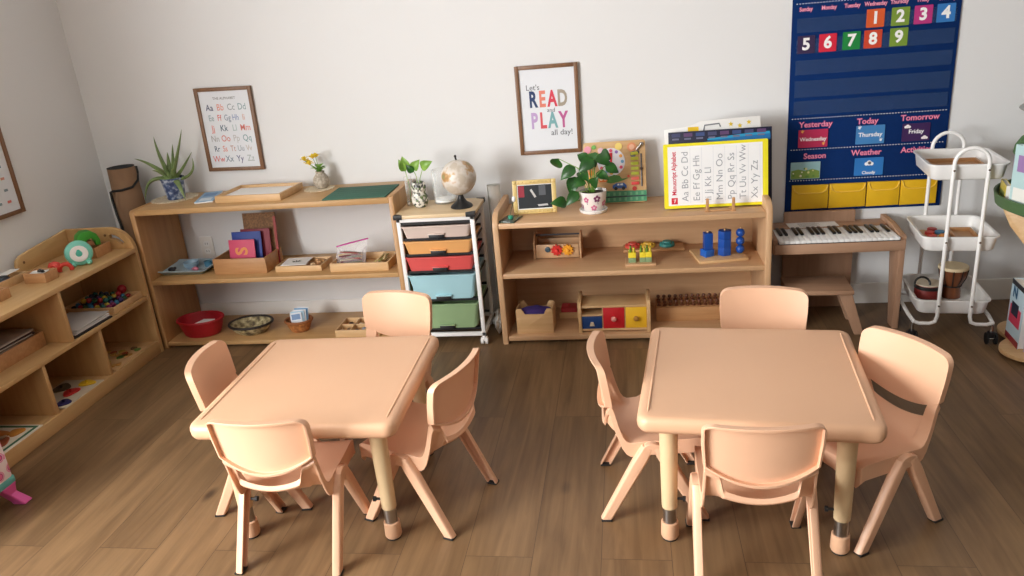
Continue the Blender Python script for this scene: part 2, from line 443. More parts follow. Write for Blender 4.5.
def seat_pos(u, v, d):
    y, z = seat_prof(v)
    a = abs(u)
    w = .131+.004*sin(pi*v)-.022*(1-min(1, v/.1))**2*.6
    z += .008*a**3*(1 if v > .1 else v*10)*(1-sstep(.6, .8, v))
    k = sstep(.72, 1.0, v)
    rise = .044*a*a+.041*sstep(.65, .71, a)      # side strips climbing to the backrest
    y += k*(.014*a*a+.008*sstep(.65, .71, a))
    z += k*rise
    D = Vector((0, -.35*k, -(1-.25*k)))
    dd = d if d < .02 else d*(1-.42*k)*(.62+.38*a*a)
    return Vector((u*w, y, z))+D*dd

def leg_mesh(sx, sy):
    """U-section leg running from under the seat edge out to one foot"""
    m = MB()
    top = Vector((sx*.1365, sy*.014, .243)); bot = Vector((sx*.1385, sy*.139, .004))
    W0, W1, TH_ = .021, .0155, .022
    sec = [(-1, 0), (-.95, .75), (-.7, 1), (.7, 1), (.95, .75), (1, 0), (.66, 0), (.66, .62), (-.66, .62), (-.66, 0)]
    d = bot-top
    V = []; n = len(sec); K = 7
    for k in range(K):
        t = k/(K-1)
        p = top+d*t; w = (W1+(W0-W1)*(1-t)) if t > .02 else W1*.9
        for a, b in sec:
            V.append((p.x+sx*(b-.25)*TH_, p.y+a*w*1.12, p.z + (a*w*.42*-sy*(-1) if t < .02 else 0)))
    F = []
    for k in range(K-1):
        for j in range(n): F.append((k*n+j, k*n+(j+1) % n, (k+1)*n+(j+1) % n, (k+1)*n+j))
    F.append(tuple(range(n))[::-1]); F.append(tuple((K-1)*n+j for j in range(n)))
    m.add(V, F, M['peachchair'])
    return m

def make_chair(label):
    t = thing('child_chair', label, 'chair', group='small peach plastic chairs')
    sm = pan(seat_pos, 32, 26, .045, .03, .046, .007, M['peachchair']); 
    for sx in (-1, 1):
        x0, x1 = sorted((sx*.131, sx*.1525))
        sm.prism([(-.034, .222)]+[(.034*-cos(R(q)), .232+.024*sin(R(q))) for q in range(0, 181, 30)]+[(.034, .222)], 'x', x0, x1, M['peachchair'])
    sm.build('seat', t, sharp=45, bevel=.0015)
    bm_ = pan(back_pos, 28, 10, .05, .05, .021, .007, M['peachchair']); bm_.build('backrest', t, sharp=45, bevel=.0018)
    for sx in (-1, 1):
        for sy in (1, -1):
            lg = leg_mesh(sx, sy).build('leg', t, sharp=50, bevel=.002)
            mb = MB(); mb.box(sx*.1385-.013, sx*.1385+.013, sy*.139-.016, sy*.139+.016, 0, .006, M['rubber'], .0015, T=Matrix.Translation((sx*.006, 0, 0))); mb.build('foot_pad', lg)
    return t
C0 = make_chair('peach chair at the left table, back to the viewer'); C0.location = (1.666, -1.766, 0); C0.rotation_euler = (0, 0, R(0))
for (x, y, rz, lab) in [
    (1.446, -1.490, R(-82), 'peach chair at the left side of the left table'),
    (2.004, -1.564, R(73), 'peach chair at the right side of the left table, turned slightly'),
    (1.765, -1.15, R(168), 'peach chair behind the left table, beside the coloured drawers'),
    (2.931, -1.80, R(0), 'peach chair at the right table, back to the viewer'),
    (2.682, -1.498, R(-88), 'peach chair between the two tables, facing the right table'),
    (3.262, -1.578, R(122), 'peach chair at far right, angled to the right table'),
    (3.052, -1.222, R(172), 'peach chair behind the right table, beside the small stool')]:
    dup(C0, (x, y, 0), rz, lab)

# ------------------------------------------------------------------ long oak shelf (left part of the back wall)
sh = thing('display_shelf', 'long open honey-oak shelf against the back wall at left', 'shelf', (0, 0, 0))
for x0, x1, zt in ((.347, .372, .70), (1.598, 1.621, .707)):
    mb = MB(); P = [(-.018, 0), (-.018, zt), (-.345, zt), (-.355, zt-.004), (-.36, zt-.014), (-.36, 0)]
    mb.prism(P, 'x', x0, x1, M['oakv'], .003); mb.build('side_panel', sh)
for nm, z0, z1 in (('top_board', .674, .7), ('middle_shelf', .330, .352), ('bottom_shelf', .012, .032)):
    mb = MB(); mb.box(.372, 1.598, -.36, -.018, z0, z1, M['oak'], .003); mb.build(nm, sh)

# ------------------------------------------------------------------ low beech shelf (middle of the back wall)
sh = thing('storage_shelf', 'low beech shelf unit with raised ends, left of the keyboard', 'shelf', (0, 0, 0))
for x0, x1 in ((2.055, 2.081), (3.195, 3.221)):
    P = [(-.03, 0), (-.03, .61), (-.33, .61)]+[(-.33-.066*sin(R(a)), .544+.066*cos(R(a))) for a in (15, 30, 45, 60, 75, 90)]+[(-.396, 0)]
    mb = MB(); mb.prism(P, 'x', x0, x1, M['maplev'], .005); mb.build('side_panel', sh)
for nm, z0, z1 in (('top_board', .542, .565), ('middle_shelf', .313, .335), ('bottom_shelf', .013, .035)):
    mb = MB(); mb.box(2.081, 3.195, -.39, -.042, z0, z1, M['maple'], .003); mb.build(nm, sh)
mb = MB(); mb.box(2.081, 3.195, -.042, -.03, .013, .565, M['maple']); mb.build('back_panel', sh)

# ------------------------------------------------------------------ cubby shelf on the left wall
YE, YN = -.383, -1.75
sh = thing('cubby_shelf', 'birch cubby shelf with a raised back rail along the left wall', 'shelf', (0, 0, 0))
P = [(.016, 0), (.016, .637), (.25, .637)]+[(.25+.112*sin(R(a)), .525+.112*cos(R(a))) for a in (12, 25, 38, 50, 62, 75, 84)]+[(.362, .5), (.362, 0)]
def hole_panel(mb, P, hole, y0, y1, mat):
    """upright panel in the xz plane with one slot cut through"""
    b = bmesh.new()
    A = [b.verts.new((x, y0, z)) for x, z in P]; H = [b.verts.new((x, y0, z)) for x, z in hole]
    e = [b.edges.new((A[i], A[(i+1) % len(A)])) for i in range(len(A))]+[b.edges.new((H[i], H[(i+1) % len(H)])) for i in range(len(H))]
    bmesh.ops.triangle_fill(b, use_beauty=True, edges=e)
    r = bmesh.ops.extrude_face_region(b, geom=b.faces[:])
    for v in r['geom']:
        if isinstance(v, bmesh.types.BMVert): v.co.y = y1
    bmesh.ops.recalc_face_normals(b, faces=b.faces[:])
    mb.bm(b, mat)
hc = [(.25+.075*sin(R(a)), .525+.08*cos(R(a))) for a in (-2, 12, 25, 38, 50, 62)]
hi = [(.25+.056*sin(R(a)), .525+.06*cos(R(a))) for a in (60, 50, 38, 25, 12, 0)]
mb = MB(); hole_panel(mb, P, hc+hi, YE-.02, YE, M['birchv']); ep = mb.build('end_panel', sh, bevel=.003)
mb = MB(); mb.tube([(.229, YE-.0195, .601), (.229, YE-.0215, .601)], .006, C(120, 85, 55, .6), 12); mb.build('hole_disc', ep)  # flat brown disc drawn in place of a small hole
mb = MB(); P = [(.016, 0), (.016, .54), (.35, .54), (.362, .528), (.362, 0)]
mb.prism(P, 'y', YN, YN+.02, M['birchv'], .002); mb.build('end_panel', sh)
mb = MB(); mb.box(.03, .362, YN+.02, YE-.02, .513, .535, M['birch'], .003); mb.build('top_board', sh)
mb = MB(); mb.box(.03, .36, YN+.02, YE-.02, .275, .295, M['birch'], .003); mb.build('middle_shelf', sh)
mb = MB(); mb.box(.03, .355, YN+.02, YE-.02, .04, .058, M['birch'], .002); mb.box(.34, .36, YN+.02, YE-.02, 0, .062, M['birch'], .002); mb.build('bottom_shelf', sh)
for y in (-.925,):
    mb = MB(); mb.box(.03, .358, y-.009, y+.009, .295, .513, M['birchv'], .003); mb.build('divider', sh)
for y in (-.762, -1.11, -1.45):
    mb = MB(); mb.box(.03, .356, y-.009, y+.009, .058, .275, M['birchv'], .003); mb.build('divider', sh)
mb = MB(); mb.box(.016, .03, YN+.02, YE-.02, 0, .535, M['birch']); mb.build('back_panel', sh)
P = [(YE-.02, .535), (YE-.02, .637), (-.45, .632), (-.66, .612), (-.70, .606), (-.725, .592), (-.735, .57), (-.735, .535)]
mb = MB(); mb.prism(P, 'x', .016, .034, M['birch'], .003); rl = mb.build('back_rail', sh)
mb = MB(); mb.tube([(.0335, -.695, .575), (.0355, -.695, .575)], .006, C(120, 85, 55, .6), 12); mb.build('hole_disc', rl)  # brown disc stands in for the hole in the rail

# ------------------------------------------------------------------ drawer cart
ct = thing('drawer_cart', 'white rolling cart with five pastel drawers and wooden top', 'cart', (1.8045, -.292, 0), 0)
hw, yf, yb = .174, -.1, .148      # half width, front and back of the frame
def frame_bar(mb, *a): mb.box(*a, M['whitemetal'], .002)
mb = MB()
for x in (-hw, hw-.018):
    for y in (yf, yb-.018): frame_bar(mb, x, x+.018, y, y+.018, .05, .61)
frame_bar(mb, -hw, hw, yf, yf+.016, .044, .062); frame_bar(mb, -hw, hw, yb-.016, yb, .044, .062)
frame_bar(mb, -hw, hw, yf, yf+.016, .592, .61); frame_bar(mb, -hw, hw, yb-.016, yb, .592, .61)
for x in (-hw, hw-.016): frame_bar(mb, x, x+.016, yf, yb, .044, .06)
mb.build('frame', ct)
mb = MB(); mb.box(-hw-.006, hw+.006, yf-.012, yb+.008, .61, .627, M['toplam'], .003); mb.build('wooden_top', ct)
for sx in (-1, 1):
    for (yc, sy) in ((yf-.012, 1), (yb+.008, -1)):
        mb = MB(); mb.prism([(sx*(hw+.0075), yc-sy*.0015), (sx*(hw-.032), yc-sy*.0015), (sx*(hw-.032), yc+sy*.006), (sx*(hw-.002), yc+sy*.026), (sx*(hw+.0075), yc+sy*.026)], 'z', .608, .6285, M['black'], .0015); mb.build('corner_cap', ct)
drawers = [(.518, .574, (208, 190, 180)), (.445, .505, (224, 166, 104)), (.366, .431, (212, 86, 84)), (.229, .346, (164, 206, 216)), (.086, .206, (142, 170, 128))]
for z0, z1, c in drawers:
    mt = C(*c, .35)
    mb = MB(); w = hw-.022
    # tapered bin with a lipped rim
    b = .012 if z1-z0 < .08 else .022
    top = rrect(-w, w, yf-.004, yb-.02, .012, 3); botm = rrect(-w+b, w-b, yf+.004, yb-.03, .012, 3)
    n = len(top); V = [(x, y, z0) for x, y in botm]+[(x, y, z1-.006) for x, y in top]
    lip = rrect(-w-.004, w+.004, yf-.009, yb-.016, .014, 3)
    V += [(x, y, z1-.006) for x, y in lip]+[(x, y, z1) for x, y in lip]
    inn = rrect(-w+.004, w-.004, yf, yb-.024, .01, 3); V += [(x, y, z1) for x, y in inn]
    V += [(x*.93, y*.93, z0+.006) for x, y in inn]
    F = [tuple(range(n))[::-1]]
    for k in range(5):
        for j in range(n): F.append((k*n+j, k*n+(j+1) % n, (k+1)*n+(j+1) % n, (k+1)*n+j))
    F.append(tuple(5*n+j for j in range(n)))
    mb.add(V, F, mt); dr = mb.build('drawer', ct)
    mb = MB(); hx = .034; hz = z0+.016
    mb.box(-hx, hx, yf-.008, yf+.004, z0-.004, hz, M['black'], .002)  # black block stands in for the shade inside the grip notch
    mb.box(-hx-.004, hx+.004, yf-.012, yf+.002, hz, hz+.005, mt, .0015); mb.build('handle', dr)
    mb = MB()
    for sx in (-1, 1): mb.box(sx*(hw-.0175), sx*(hw-.0135), yf+.004, yb-.02, z1-.022, z1-.012, M['black'])
    mb.box(-hw+.018, hw-.018, yf+.012, yf+.03, z0-.014, z0-.003, M['black']); mb.box(-hw+.0175, hw-.0175, yb-.03, yb-.022, z0-.014, z0-.003, M['black']); mb.build('runner', ct)
mb = MB(); mb.box(-hw+.018, hw-.018, yf+.006, yb-.02, .579, .590, M['black']); mb.build('runner', ct)
for sx in (-1, 1):
    for y in (yf+.01, yb-.01):
        mb = MB(); x = sx*(hw-.01)
        mb.cyl((x, y), .006, .03, .05, M['white']); mb.box(x-.014, x+.014, y-.011, y+.012, .016, .036, M['white'], .004)
        cs = mb.build('castor', ct)
        mb = MB(); mb.tube([(x-.016, y, .016), (x-.004, y, .016)], .016, M['white'], 16); mb.tube([(x+.004, y, .016), (x+.016, y, .016)], .016, M['white'], 16); mb.build('wheel', cs)

# ------------------------------------------------------------------ pictures on the walls
def picture(name, label, w, h, loc, rz, lay, tilt=0):
    t = thing(name, label, 'picture', loc, rz)
    fb = .017; d = .018
    T = Matrix.Rotation(tilt, 4, 'Y')
    mb = MB()
    for x0, x1, z0, z1 in ((-w/2, -w/2+fb, -h/2, h/2), (w/2-fb, w/2, -h/2, h/2), (-w/2+fb, w/2-fb, -h/2, -h/2+fb), (-w/2+fb, w/2-fb, h/2-fb, h/2)):
        mb.box(x0, x1, -d, 0, z0, z1, M['frame'], .002, T=T)
    mb.build('frame', t)
    mb = MB(); mb.box(-w/2+.01, w/2-.01, -.009, -.003, -h/2+.01, h/2-.01, M['print'], T=T)
    for txt, x, z, sz, c, bold, *xs in lay:
        mb.text(txt, sz, C(*c, .6), T @ wallT(x, -.0093, z), bold, xs=xs[0] if xs else 1)
    mb.build('print', t, sharp=30)
    return t
NV, SA, RD, TP, LI, TE, MG, GY = (34, 58, 104), (226, 132, 112), (214, 62, 84), (166, 156, 140), (188, 160, 206), (120, 172, 178), (190, 92, 150), (92, 96, 104)
picture('framed_print', "framed print reading Let's READ and PLAY all day, above the beech shelf", .283, .398, (2.294, -.001, .987), 0, [
    ("Let's", -.065, .101, .034, GY, 0),
    ('R', -.067, .046, .098, NV, .035, .62), ('E', -.025, .046, .098, SA, .035, .62), ('A', .020, .046, .098, RD, .035, .62), ('D', .066, .046, .098, TP, .035, .62),
    ('and', .012, -.002, .026, GY, 0),
    ('P', -.067, -.050, .098, LI, .035, .62), ('L', -.027, -.050, .098, (216, 84, 92), .035, .62), ('A', .017, -.050, .098, TE, .035, .62), ('Y', .066, -.050, .098, MG, .035, .62),
    ('all day!', .056, -.104, .036, GY, 0)])
rows = ['Aa Bb Cc Dd', 'Ee Ff Gg Hh Ii', 'Jj Kk Ll Mm', 'Nn Oo Pp Qq', 'Rr Ss Tt Uu Vv', 'Ww Xx Yy Zz']
cols = [[(60, 70, 110), (220, 140, 120), (150, 160, 165), (130, 160, 165)], [(140, 165, 170), (214, 100, 90), (120, 140, 160), (130, 150, 190), (210, 160, 140)], [(222, 120, 110), (50, 90, 110), (170, 190, 190), (214, 120, 110)],
        [(170, 170, 170), (214, 120, 110), (190, 190, 190), (120, 160, 165)], [(60, 90, 110), (220, 130, 110), (190, 150, 140), (150, 160, 170), (190, 180, 170)], [(216, 110, 110), (110, 130, 150), (80, 90, 130), (170, 180, 180)]]
lay = [('THE ALPHABET', .0, .148, .017, (90, 90, 92), 0)]
for i, (rw, cc) in enumerate(zip(rows, cols)):
    parts = rw.split(); n = len(parts)
    for j, p in enumerate(parts):
        lay.append((p, (-.083+.166*j/(n-1)), .105-.0495*i, .043 if n == 4 else .040, cc[j], .004, .8 if n == 4 else .72))
picture('framed_alphabet_print', 'walnut-framed alphabet print on the back wall above the aloe', .290, .400, (.741, -.001, .997), 0, lay, R(1.2))
dash = []
for i in range(6):
    for j in range(4): dash.append(('-', -.08+.053*j, .115-.05*i, .07, [(214, 110, 100), (90, 110, 140), (210, 150, 130), (130, 150, 160)][(i+j) % 4], .03))
picture('framed_print', 'walnut-framed print on the left wall, cut off by the photo edge', .29, .4, (.001, -.722, .975), R(90), dash)

# wall socket seen behind the oak shelf
t = thing('wall_socket', 'white wall socket plate above the pale blue tray', 'socket', (.482, 0, .407))
mb = MB(); mb.box(-.035, .035, -.006, -.0005, -.057, .057, M['trim'], .002); mb.build('plate', t)
for z in (-.02, .02):
    mb = MB(); mb.prism(rrect(-.016, .016, z-.014, z+.014, .008), 'y', -.008, -.005, M['white'])
    for x in (-.006, .006): mb.box(x-.001, x+.001, -.0085, -.0075, z-.004, z+.006, M['black'])
    mb.build('outlet', t)

# ------------------------------------------------------------------ pocket calendar
ch = thing('pocket_calendar', 'large navy pocket calendar hanging on the back wall above the keyboard', 'calendar', (3.672, -.002, .93))
def X(x): return x-3.672
def Z(z): return z-.93
mb = MB(); mb.box(X(3.342), X(4.002), -.006, 0, Z(.455), Z(1.43), M['navy'], .002)
PK, WH = C(226, 120, 158, .7), C(240, 240, 242, .7)
for (x0, x1, z) in ((3.36, 3.985, 1.348), (3.36, 3.985, .874), (3.36, 3.985, .738), (3.36, 3.985, .599)):
    n = int((x1-x0)/.0115)
    for i in range(n):
        x = x0+(x1-x0)*i/(n-1); mb.box(X(x)-.0022, X(x)+.0022, -.0075, -.005, Z(z)-.0016, Z(z)+.0016, WH)
for i, d in enumerate(('Sunday', 'Monday', 'Tuesday', 'Wednesday', 'Thursday', 'Friday', 'Saturday')):
    T = wallT(X(3.396+.0915*i), -.0066, Z(1.325)); mb.text(d, .0225, C(200, 70, 120, .7), T, .05, xs=.82); mb.text(d, .0225, C(246, 176, 200, .7), wallT(X(3.396+.0915*i), -.0074, Z(1.325)), .012, xs=.82)
for d, x, z in (('Yesterday', 3.458, .846), ('Today', 3.672, .846), ('Tomorrow', 3.884, .849), ('Season', 3.461, .707), ('Weather', 3.676, .710), ('Activities', 3.882, .711)):
    T = wallT(X(x), -.0066, Z(z)); mb.text(d, .034, C(160, 50, 110, .7), T, .05); mb.text(d, .034, C(240, 150, 178, .7), wallT(X(x), -.0074, Z(z)), .01)
mb.build('backing', ch, sharp=30)
vin, N_, L_, b_ = newmat('clear_vinyl_pocket')
b_.inputs['Base Color'].default_value = lin((70, 100, 150)); b_.inputs['Roughness'].default_value = .16; b_.inputs['Alpha'].default_value = .2
tc = N_.new('ShaderNodeTexCoord'); mp = N_.new('ShaderNodeMapping'); mp.inputs['Scale'].default_value = (22, 1, 90); L_.new(tc.outputs['Object'], mp.inputs['Vector'])
nz = N_.new('ShaderNodeTexNoise'); nz.inputs['Scale'].default_value = 1.5; nz.inputs['Detail'].default_value = 5; L_.new(mp.outputs['Vector'], nz.inputs['Vector'])
bp = N_.new('ShaderNodeBump'); bp.inputs['Strength'].default_value = .8; bp.inputs['Distance'].default_value = .012; L_.new(nz.outputs['Fac'], bp.inputs['Height']); L_.new(bp.outputs['Normal'], b_.inputs['Normal'])
M['vinyl'] = vin
for z0, z1 in ((1.232, 1.29), (1.147, 1.207), (1.06, 1.12), (.965, 1.035), (.89, .95)):
    mb = MB(); mb.box(X(3.362), X(3.985), -.0105, -.0095, Z(z0), Z(z1), M['vinyl']); mb.build('clear_pocket', ch)
YL = plain('yellow_pocket', (222, 176, 24), .5, var=.12, scale=14); YD = plain('yellow_pocket_edge', (236, 196, 70), .5)
for i, x in enumerate((3.368, 3.529, 3.689, 3.829)):
    w = (.157, .155, .136, .15)[i]
    mb = MB(); P = [(X(x), Z(.468)), (X(x+w), Z(.470)), (X(x+w), Z(.578)), (X(x), Z(.58))]
    mb.prism(P, 'y', -.019, -.006, YL, .004)
    q = [(X(x)+.004, -.021, Z(.578)), (X(x)+.012, -.022, Z(.553)), (X(x)+.03, -.023, Z(.543)), (X(x+w)-.03, -.023, Z(.543)), (X(x+w)-.012, -.022, Z(.553)), (X(x+w)-.004, -.021, Z(.576))]
    mb.tube(q, .003, YD, 8); mb.build('pocket', ch)
def card(name, label, x, z, w, h, col, glyphs, grp, cat='card'):
    t = thing(name, label, cat, (x, -.0105, z), 0, grp)
    mb = MB(); mb.prism(rrect(-w/2, w/2, -h/2, h/2, .003, 3), 'y', -.0022, 0, C(*col, .5))
    for txt, gx, gz, s, c, b in glyphs: mb.text(txt, s, C(*c, .6), wallT(gx, -.0024, gz), b)
    o = mb.build('face', t, sharp=30)
    return t, o
nums = [(1, 3.672, 1.268, (216, 92, 44), 'orange'), (2, 3.769, 1.267, (122, 152, 56), 'olive-green'), (3, 3.857, 1.267, (186, 52, 126), 'magenta'), (4, 3.944, 1.267, (50, 120, 190), 'blue'),
        (5, 3.402, 1.184, (52, 36, 76), 'dark purple'), (6, 3.489, 1.185, (212, 34, 62), 'red'), (7, 3.583, 1.186, (22, 132, 62), 'green'), (8, 3.668, 1.186, (206, 70, 44), 'orange-red'), (9, 3.769, 1.186, (118, 150, 52), 'olive-green')]
for n, x, z, c, cn in nums:
    card('number_card', '%s card with a white %d in the navy wall calendar' % (cn, n), x, z, .07, .072, c, [(str(n), 0, 0, .066, (250, 250, 250), .035)], 'date cards in the wall calendar')
WHT = (248, 248, 250)
card('day_card', 'crimson card reading Wednesday under Yesterday on the wall calendar', 3.449, .786, .123, .078, (184, 40, 84), [('Wednesday', 0, -.003, .0235, WHT, .02), ('*', -.045, .026, .03, (250, 190, 90), .02), ('*', .045, -.03, .03, (250, 190, 90), .02)], 'word cards in the wall calendar')
card('day_card', 'mid-blue card reading Thursday under Today on the wall calendar', 3.686, .788, .118, .08, (64, 130, 190), [('Thursday', 0, .0, .026, WHT, .02), ('*', -.045, .026, .034, WHT, .02), ('*', .045, -.03, .03, WHT, .02)], 'word cards in the wall calendar')
t, o = card('day_card', 'dark purple card reading Friday under Tomorrow on the wall calendar', 3.872, .787, .112, .076, (60, 30, 84), [('Friday', 0, .003, .025, WHT, .02)], 'word cards in the wall calendar')
def cloudlet(mb, x, z, s, c):
    for dx, dz, r in ((-.8, 0, .55), (0, .25, .8), (.8, 0, .55)):
        mb.prism([(x+s*(dx+r*cos(R(a))), z+s*(dz+r*sin(R(a)))) for a in range(0, 360, 30)], 'y', -.0028-.0002*abs(dx)-.0001*dz, -.002, c)
mb = MB(); cloudlet(mb, -.036, .024, .010, C(246, 240, 240, .6)); cloudlet(mb, .036, -.026, .010, C(246, 240, 240, .6)); mb.build('printed_clouds', t)
t, o = card('season_card', 'pale green picture card under Season on the wall calendar', 3.423, .645, .126, .076, (150, 190, 196), [], 'word cards in the wall calendar')
mb = MB(); mb.prism([(-.06, -.036), (.06, -.036), (.06, -.004), (.03, .006), (0, -.002), (-.03, .006), (-.06, 0)], 'y', -.0028, -.002, C(126, 156, 70, .6))
for i in range(14):
    x = random.uniform(-.055, .055); z = random.uniform(-.03, .012); r = random.uniform(.003, .007)
    mb.prism([(x+r*cos(R(a)), z+r*sin(R(a))) for a in range(0, 360, 60)], 'y', -.0034-.0001*i, -.0022, C(*random.choice([(240, 236, 220), (96, 140, 60), (220, 214, 150), (170, 200, 150)]), .6))
mb.build('printed_meadow', t)
t, o = card('weather_card', 'blue card with a white cloud under Weather on the wall calendar', 3.69, .648, .12, .078, (40, 116, 190), [('Cloudy', 0, -.027, .019, WHT, .02)], 'word cards in the wall calendar')
mb = MB(); cloudlet(mb, .0, .012, .014, C(246, 246, 248, .6)); mb.prism([(.002+.007*cos(R(a)), .016+.007*sin(R(a))) for a in range(0, 360, 30)], 'y', -.0038, -.002, C(90, 80, 90, .6)); mb.build('printed_cloud', t)

# ------------------------------------------------------------------ keyboard piano and stool
KW = wood('piano_wood', (178, 142, 116), (160, 124, 98), 0, .5); KWV = wood('piano_wood_upright', (178, 142, 116), (158, 122, 97), 2, .5)
pn = thing('toy_piano', 'small wooden children piano with black and white keys', 'piano', (0, 0, 0))
mb = MB(); mb.box(3.247, 3.77, -.315, -.02, .352, .397, KW, .003); mb.box(3.247, 3.77, -.125, -.02, .397, .412, KW, .003); mb.build('body', pn)
mb = MB(); mb.prism([(-.30, .352), (-.30, .412), (-.15, .432), (-.02, .432), (-.02, .352)], 'x', 3.752, 3.776, KW, .003); mb.build('end_cheek', pn)
mb = MB(); mb.prism([(-.30, .352), (-.30, .412), (-.15, .432), (-.02, .432), (-.02, .352)], 'x', 3.241, 3.262, KW, .003); mb.build('end_cheek', pn)
mb = MB(); mb.box(3.335, 3.64, -.045, -.022, 0, .462, KWV, .003); mb.build('back_panel', pn)
mb = MB(); mb.prism([(-.312, 0), (-.25, 0), (-.19, .352), (-.312, .352)], 'x', 3.745, 3.771, KWV, .004); mb.build('leg', pn)
mb = MB(); mb.prism([(-.2, 0), (-.045, 0), (-.045, .352), (-.2, .352)], 'x', 3.236, 3.252, KWV, .003); mb.build('leg', pn)
mb = MB(); mb.box(3.263, 3.748, -.3145, -.127, .3965, .4, M['black']); kb = mb.build('keybed', pn)
nw = 22; kx0, kx1 = 3.265, 3.746; kw = (kx1-kx0)/nw
BK = C(18, 18, 20, .3)
wk = None
for i in range(nw):
    if wk is None:
        mb = MB(); mb.box(.0006, kw-.0006, -.316, -.132, .4, .412, M['white'], .0015); wk = mb.build('white_key', kb); wk.location = (kx0, 0, 0)
    else:
        d = wk.copy(); COL.objects.link(d); d.parent = kb; d.location = (kx0+kw*i, 0, 0)
bk = None
for i in range(1, nw):
    if (i+4) % 7 in (3, 0): continue
    if bk is None:
        mb = MB(); mb.box(-kw*.3, kw*.3, -.236, -.132, .412, .420, BK, .0015); bk = mb.build('black_key', kb); bk.location = (kx0+kw*i, 0, 0)
    else:
        d = bk.copy(); COL.objects.link(d); d.parent = kb; d.location = (kx0+kw*i, 0, 0)
t = thing('sheet_music', 'white printed sheet lying on the toy piano behind the keys', 'paper', (3.448, -.082, .4125), R(3))
mb = MB(); mb.box(-.105, .105, -.04, .04, 0, .0012, M['paper'])
for i in range(5): mb.box(-.06, .02+.012*(i % 2), -.026+.012*i, -.0235+.012*i, .0012, .0015, C(120, 120, 124, .7))
mb.build('sheet', t)
st = thing('piano_stool', 'small wooden stool with splayed legs under the toy piano', 'stool', (3.435, -.268, 0), R(-3))
mb = MB(); mb.box(-.135, .135, -.098, .098, .182, .202, KW, .004); mb.build('seat', st)
for sx in (-1, 1):
    for sy in (-1, 1):
        mb = MB()
        x0, x1 = sx*.105, sx*.166; y0, y1 = sy*.062, sy*.083
        V = []
        for (x, y, z, w) in ((x1, y1, 0, .019), (x0, y0, .182, .027)):
            V += [(x-w, y-.012, z), (x+w, y-.012, z), (x+w, y+.012, z), (x-w, y+.012, z)]
        mb.add(V, [(3, 2, 1, 0), (4, 5, 6, 7), (0, 1, 5, 4), (1, 2, 6, 5), (2, 3, 7, 6), (3, 0, 4, 7)], KWV); mb.build('leg', st, bevel=.002)

# ------------------------------------------------------------------ white trolley
tr = thing('rolling_trolley', 'white three-tier rolling trolley beside the toy piano', 'trolley', (3.943, -.298, 0), R(-7))
HW, HD = .134, .158
def shell_tray(mb, z0, h, mat):
    rings = []
    for ins, z in ((.013, z0), (.008, z0+.005), (0, z0+h-.003), (-.003, z0+h), (-.006, z0+h), (-.006, z0+h-.006)): rings.append([(x, y, z) for x, y in rrect(-HW+ins, HW-ins, -HD+ins, HD-ins, .035-ins*.4, 5)])
    inner = [[(x, y, z) for x, y in rrect(-HW+ins, HW-ins, -HD+ins, HD-ins, .03, 5)] for ins, z in ((.003, z0+h), (.006, z0+h-.004), (.012, z0+.006))]
    seq = [rings[0], rings[1], rings[2], rings[5], rings[4]]+inner
    n = len(rings[0]); V = [p for r in seq for p in r]; F = [tuple(range(n))[::-1]]
    for k in range(len(seq)-1):
        for j in range(n): F.append((k*n+j, k*n+(j+1) % n, (k+1)*n+(j+1) % n, (k+1)*n+j))
    F.append(tuple((len(seq)-1)*n+j for j in range(n)))
    mb.add(V, F, mat)
for z in (.672, .385, .118):
    mb = MB(); shell_tray(mb, z, .062, M['whitemetal']); mb.build('tray', tr, sharp=50)
for sy in (-1, 1):
    y = sy*(HD+.015); r = .0075; hw_ = .059
    P = [(-hw_-.087, y, .093), (-hw_-.065, y, .084), (-hw_-.025, y, .084), (-hw_-.006, y, .092), (-hw_, y, .118)]
    P += [(-hw_, y, .3), (-hw_, y, .735)]+[(-hw_*cos(R(a)), y, .74+hw_*sin(R(a))) for a in range(10, 171, 16)]+[(hw_, y, .735), (hw_, y, .3)]
    P += [(hw_, y, .118), (hw_+.006, y, .092), (hw_+.025, y, .084), (hw_+.065, y, .084), (hw_+.087, y, .093)]
    mb = MB(); mb.tube(P, r, M['whitemetal'], 12)
    mb.build('handle_frame', tr, sharp=60)
    for z in (.715, .43, .163):
        for sx in (-1, 1):
            mb = MB(); mb.tube([(sx*hw_, y-sy*.012, z), (sx*hw_, y+sy*.010, z)], .004, M['chrome'], 8); mb.build('screw', tr)
for sx in (-1, 1):
    mb = MB(); mb.tube([(sx*(hw_+.084), -HD-.015, .0915), (sx*(hw_+.090), -HD*.6, .093), (sx*(hw_+.090), HD*.6, .093), (sx*(hw_+.084), HD+.015, .0915)], .0075, M['whitemetal'], 10); mb.build('base_rail', tr)
    for sy in (-1, 1):
        x, y = sx*(hw_+.086), sy*(HD+.008)
        mb = MB(); mb.cyl((x, y), .007, .045, .088, M['chrome']); mb.box(x-.012, x+.012, y-.018, y+.012, .028, .052, M['black'], .004); cs = mb.build('castor', tr)
        mb = MB(); mb.tube([(x-.019, y-.006, .024), (x-.012, y-.006, .024)], .024, M['rubber'], 18); mb.tube([(x+.012, y-.006, .024), (x+.019, y-.006, .024)], .024, M['rubber'], 18); mb.tube([(x-.013, y-.006, .024), (x+.013, y-.006, .024)], .008, M['chrome'], 10); mb.build('wheel', cs)
TRM = Matrix.Translation((3.943, -.298, 0)) @ Matrix.Rotation(R(-7), 4, 'Z')
def on_tr(x, y, z): return tuple(TRM @ Vector((x, y, z)))
t = thing('wooden_tray', 'flat wooden tray lying in the top tier of the trolley', 'tray', on_tr(-.0, .015, .679), R(-7))
mb = MB(); tray(mb, -.095, .095, -.11, .11, 0, .022, .008, M['midwood']); mb.build('box', t)
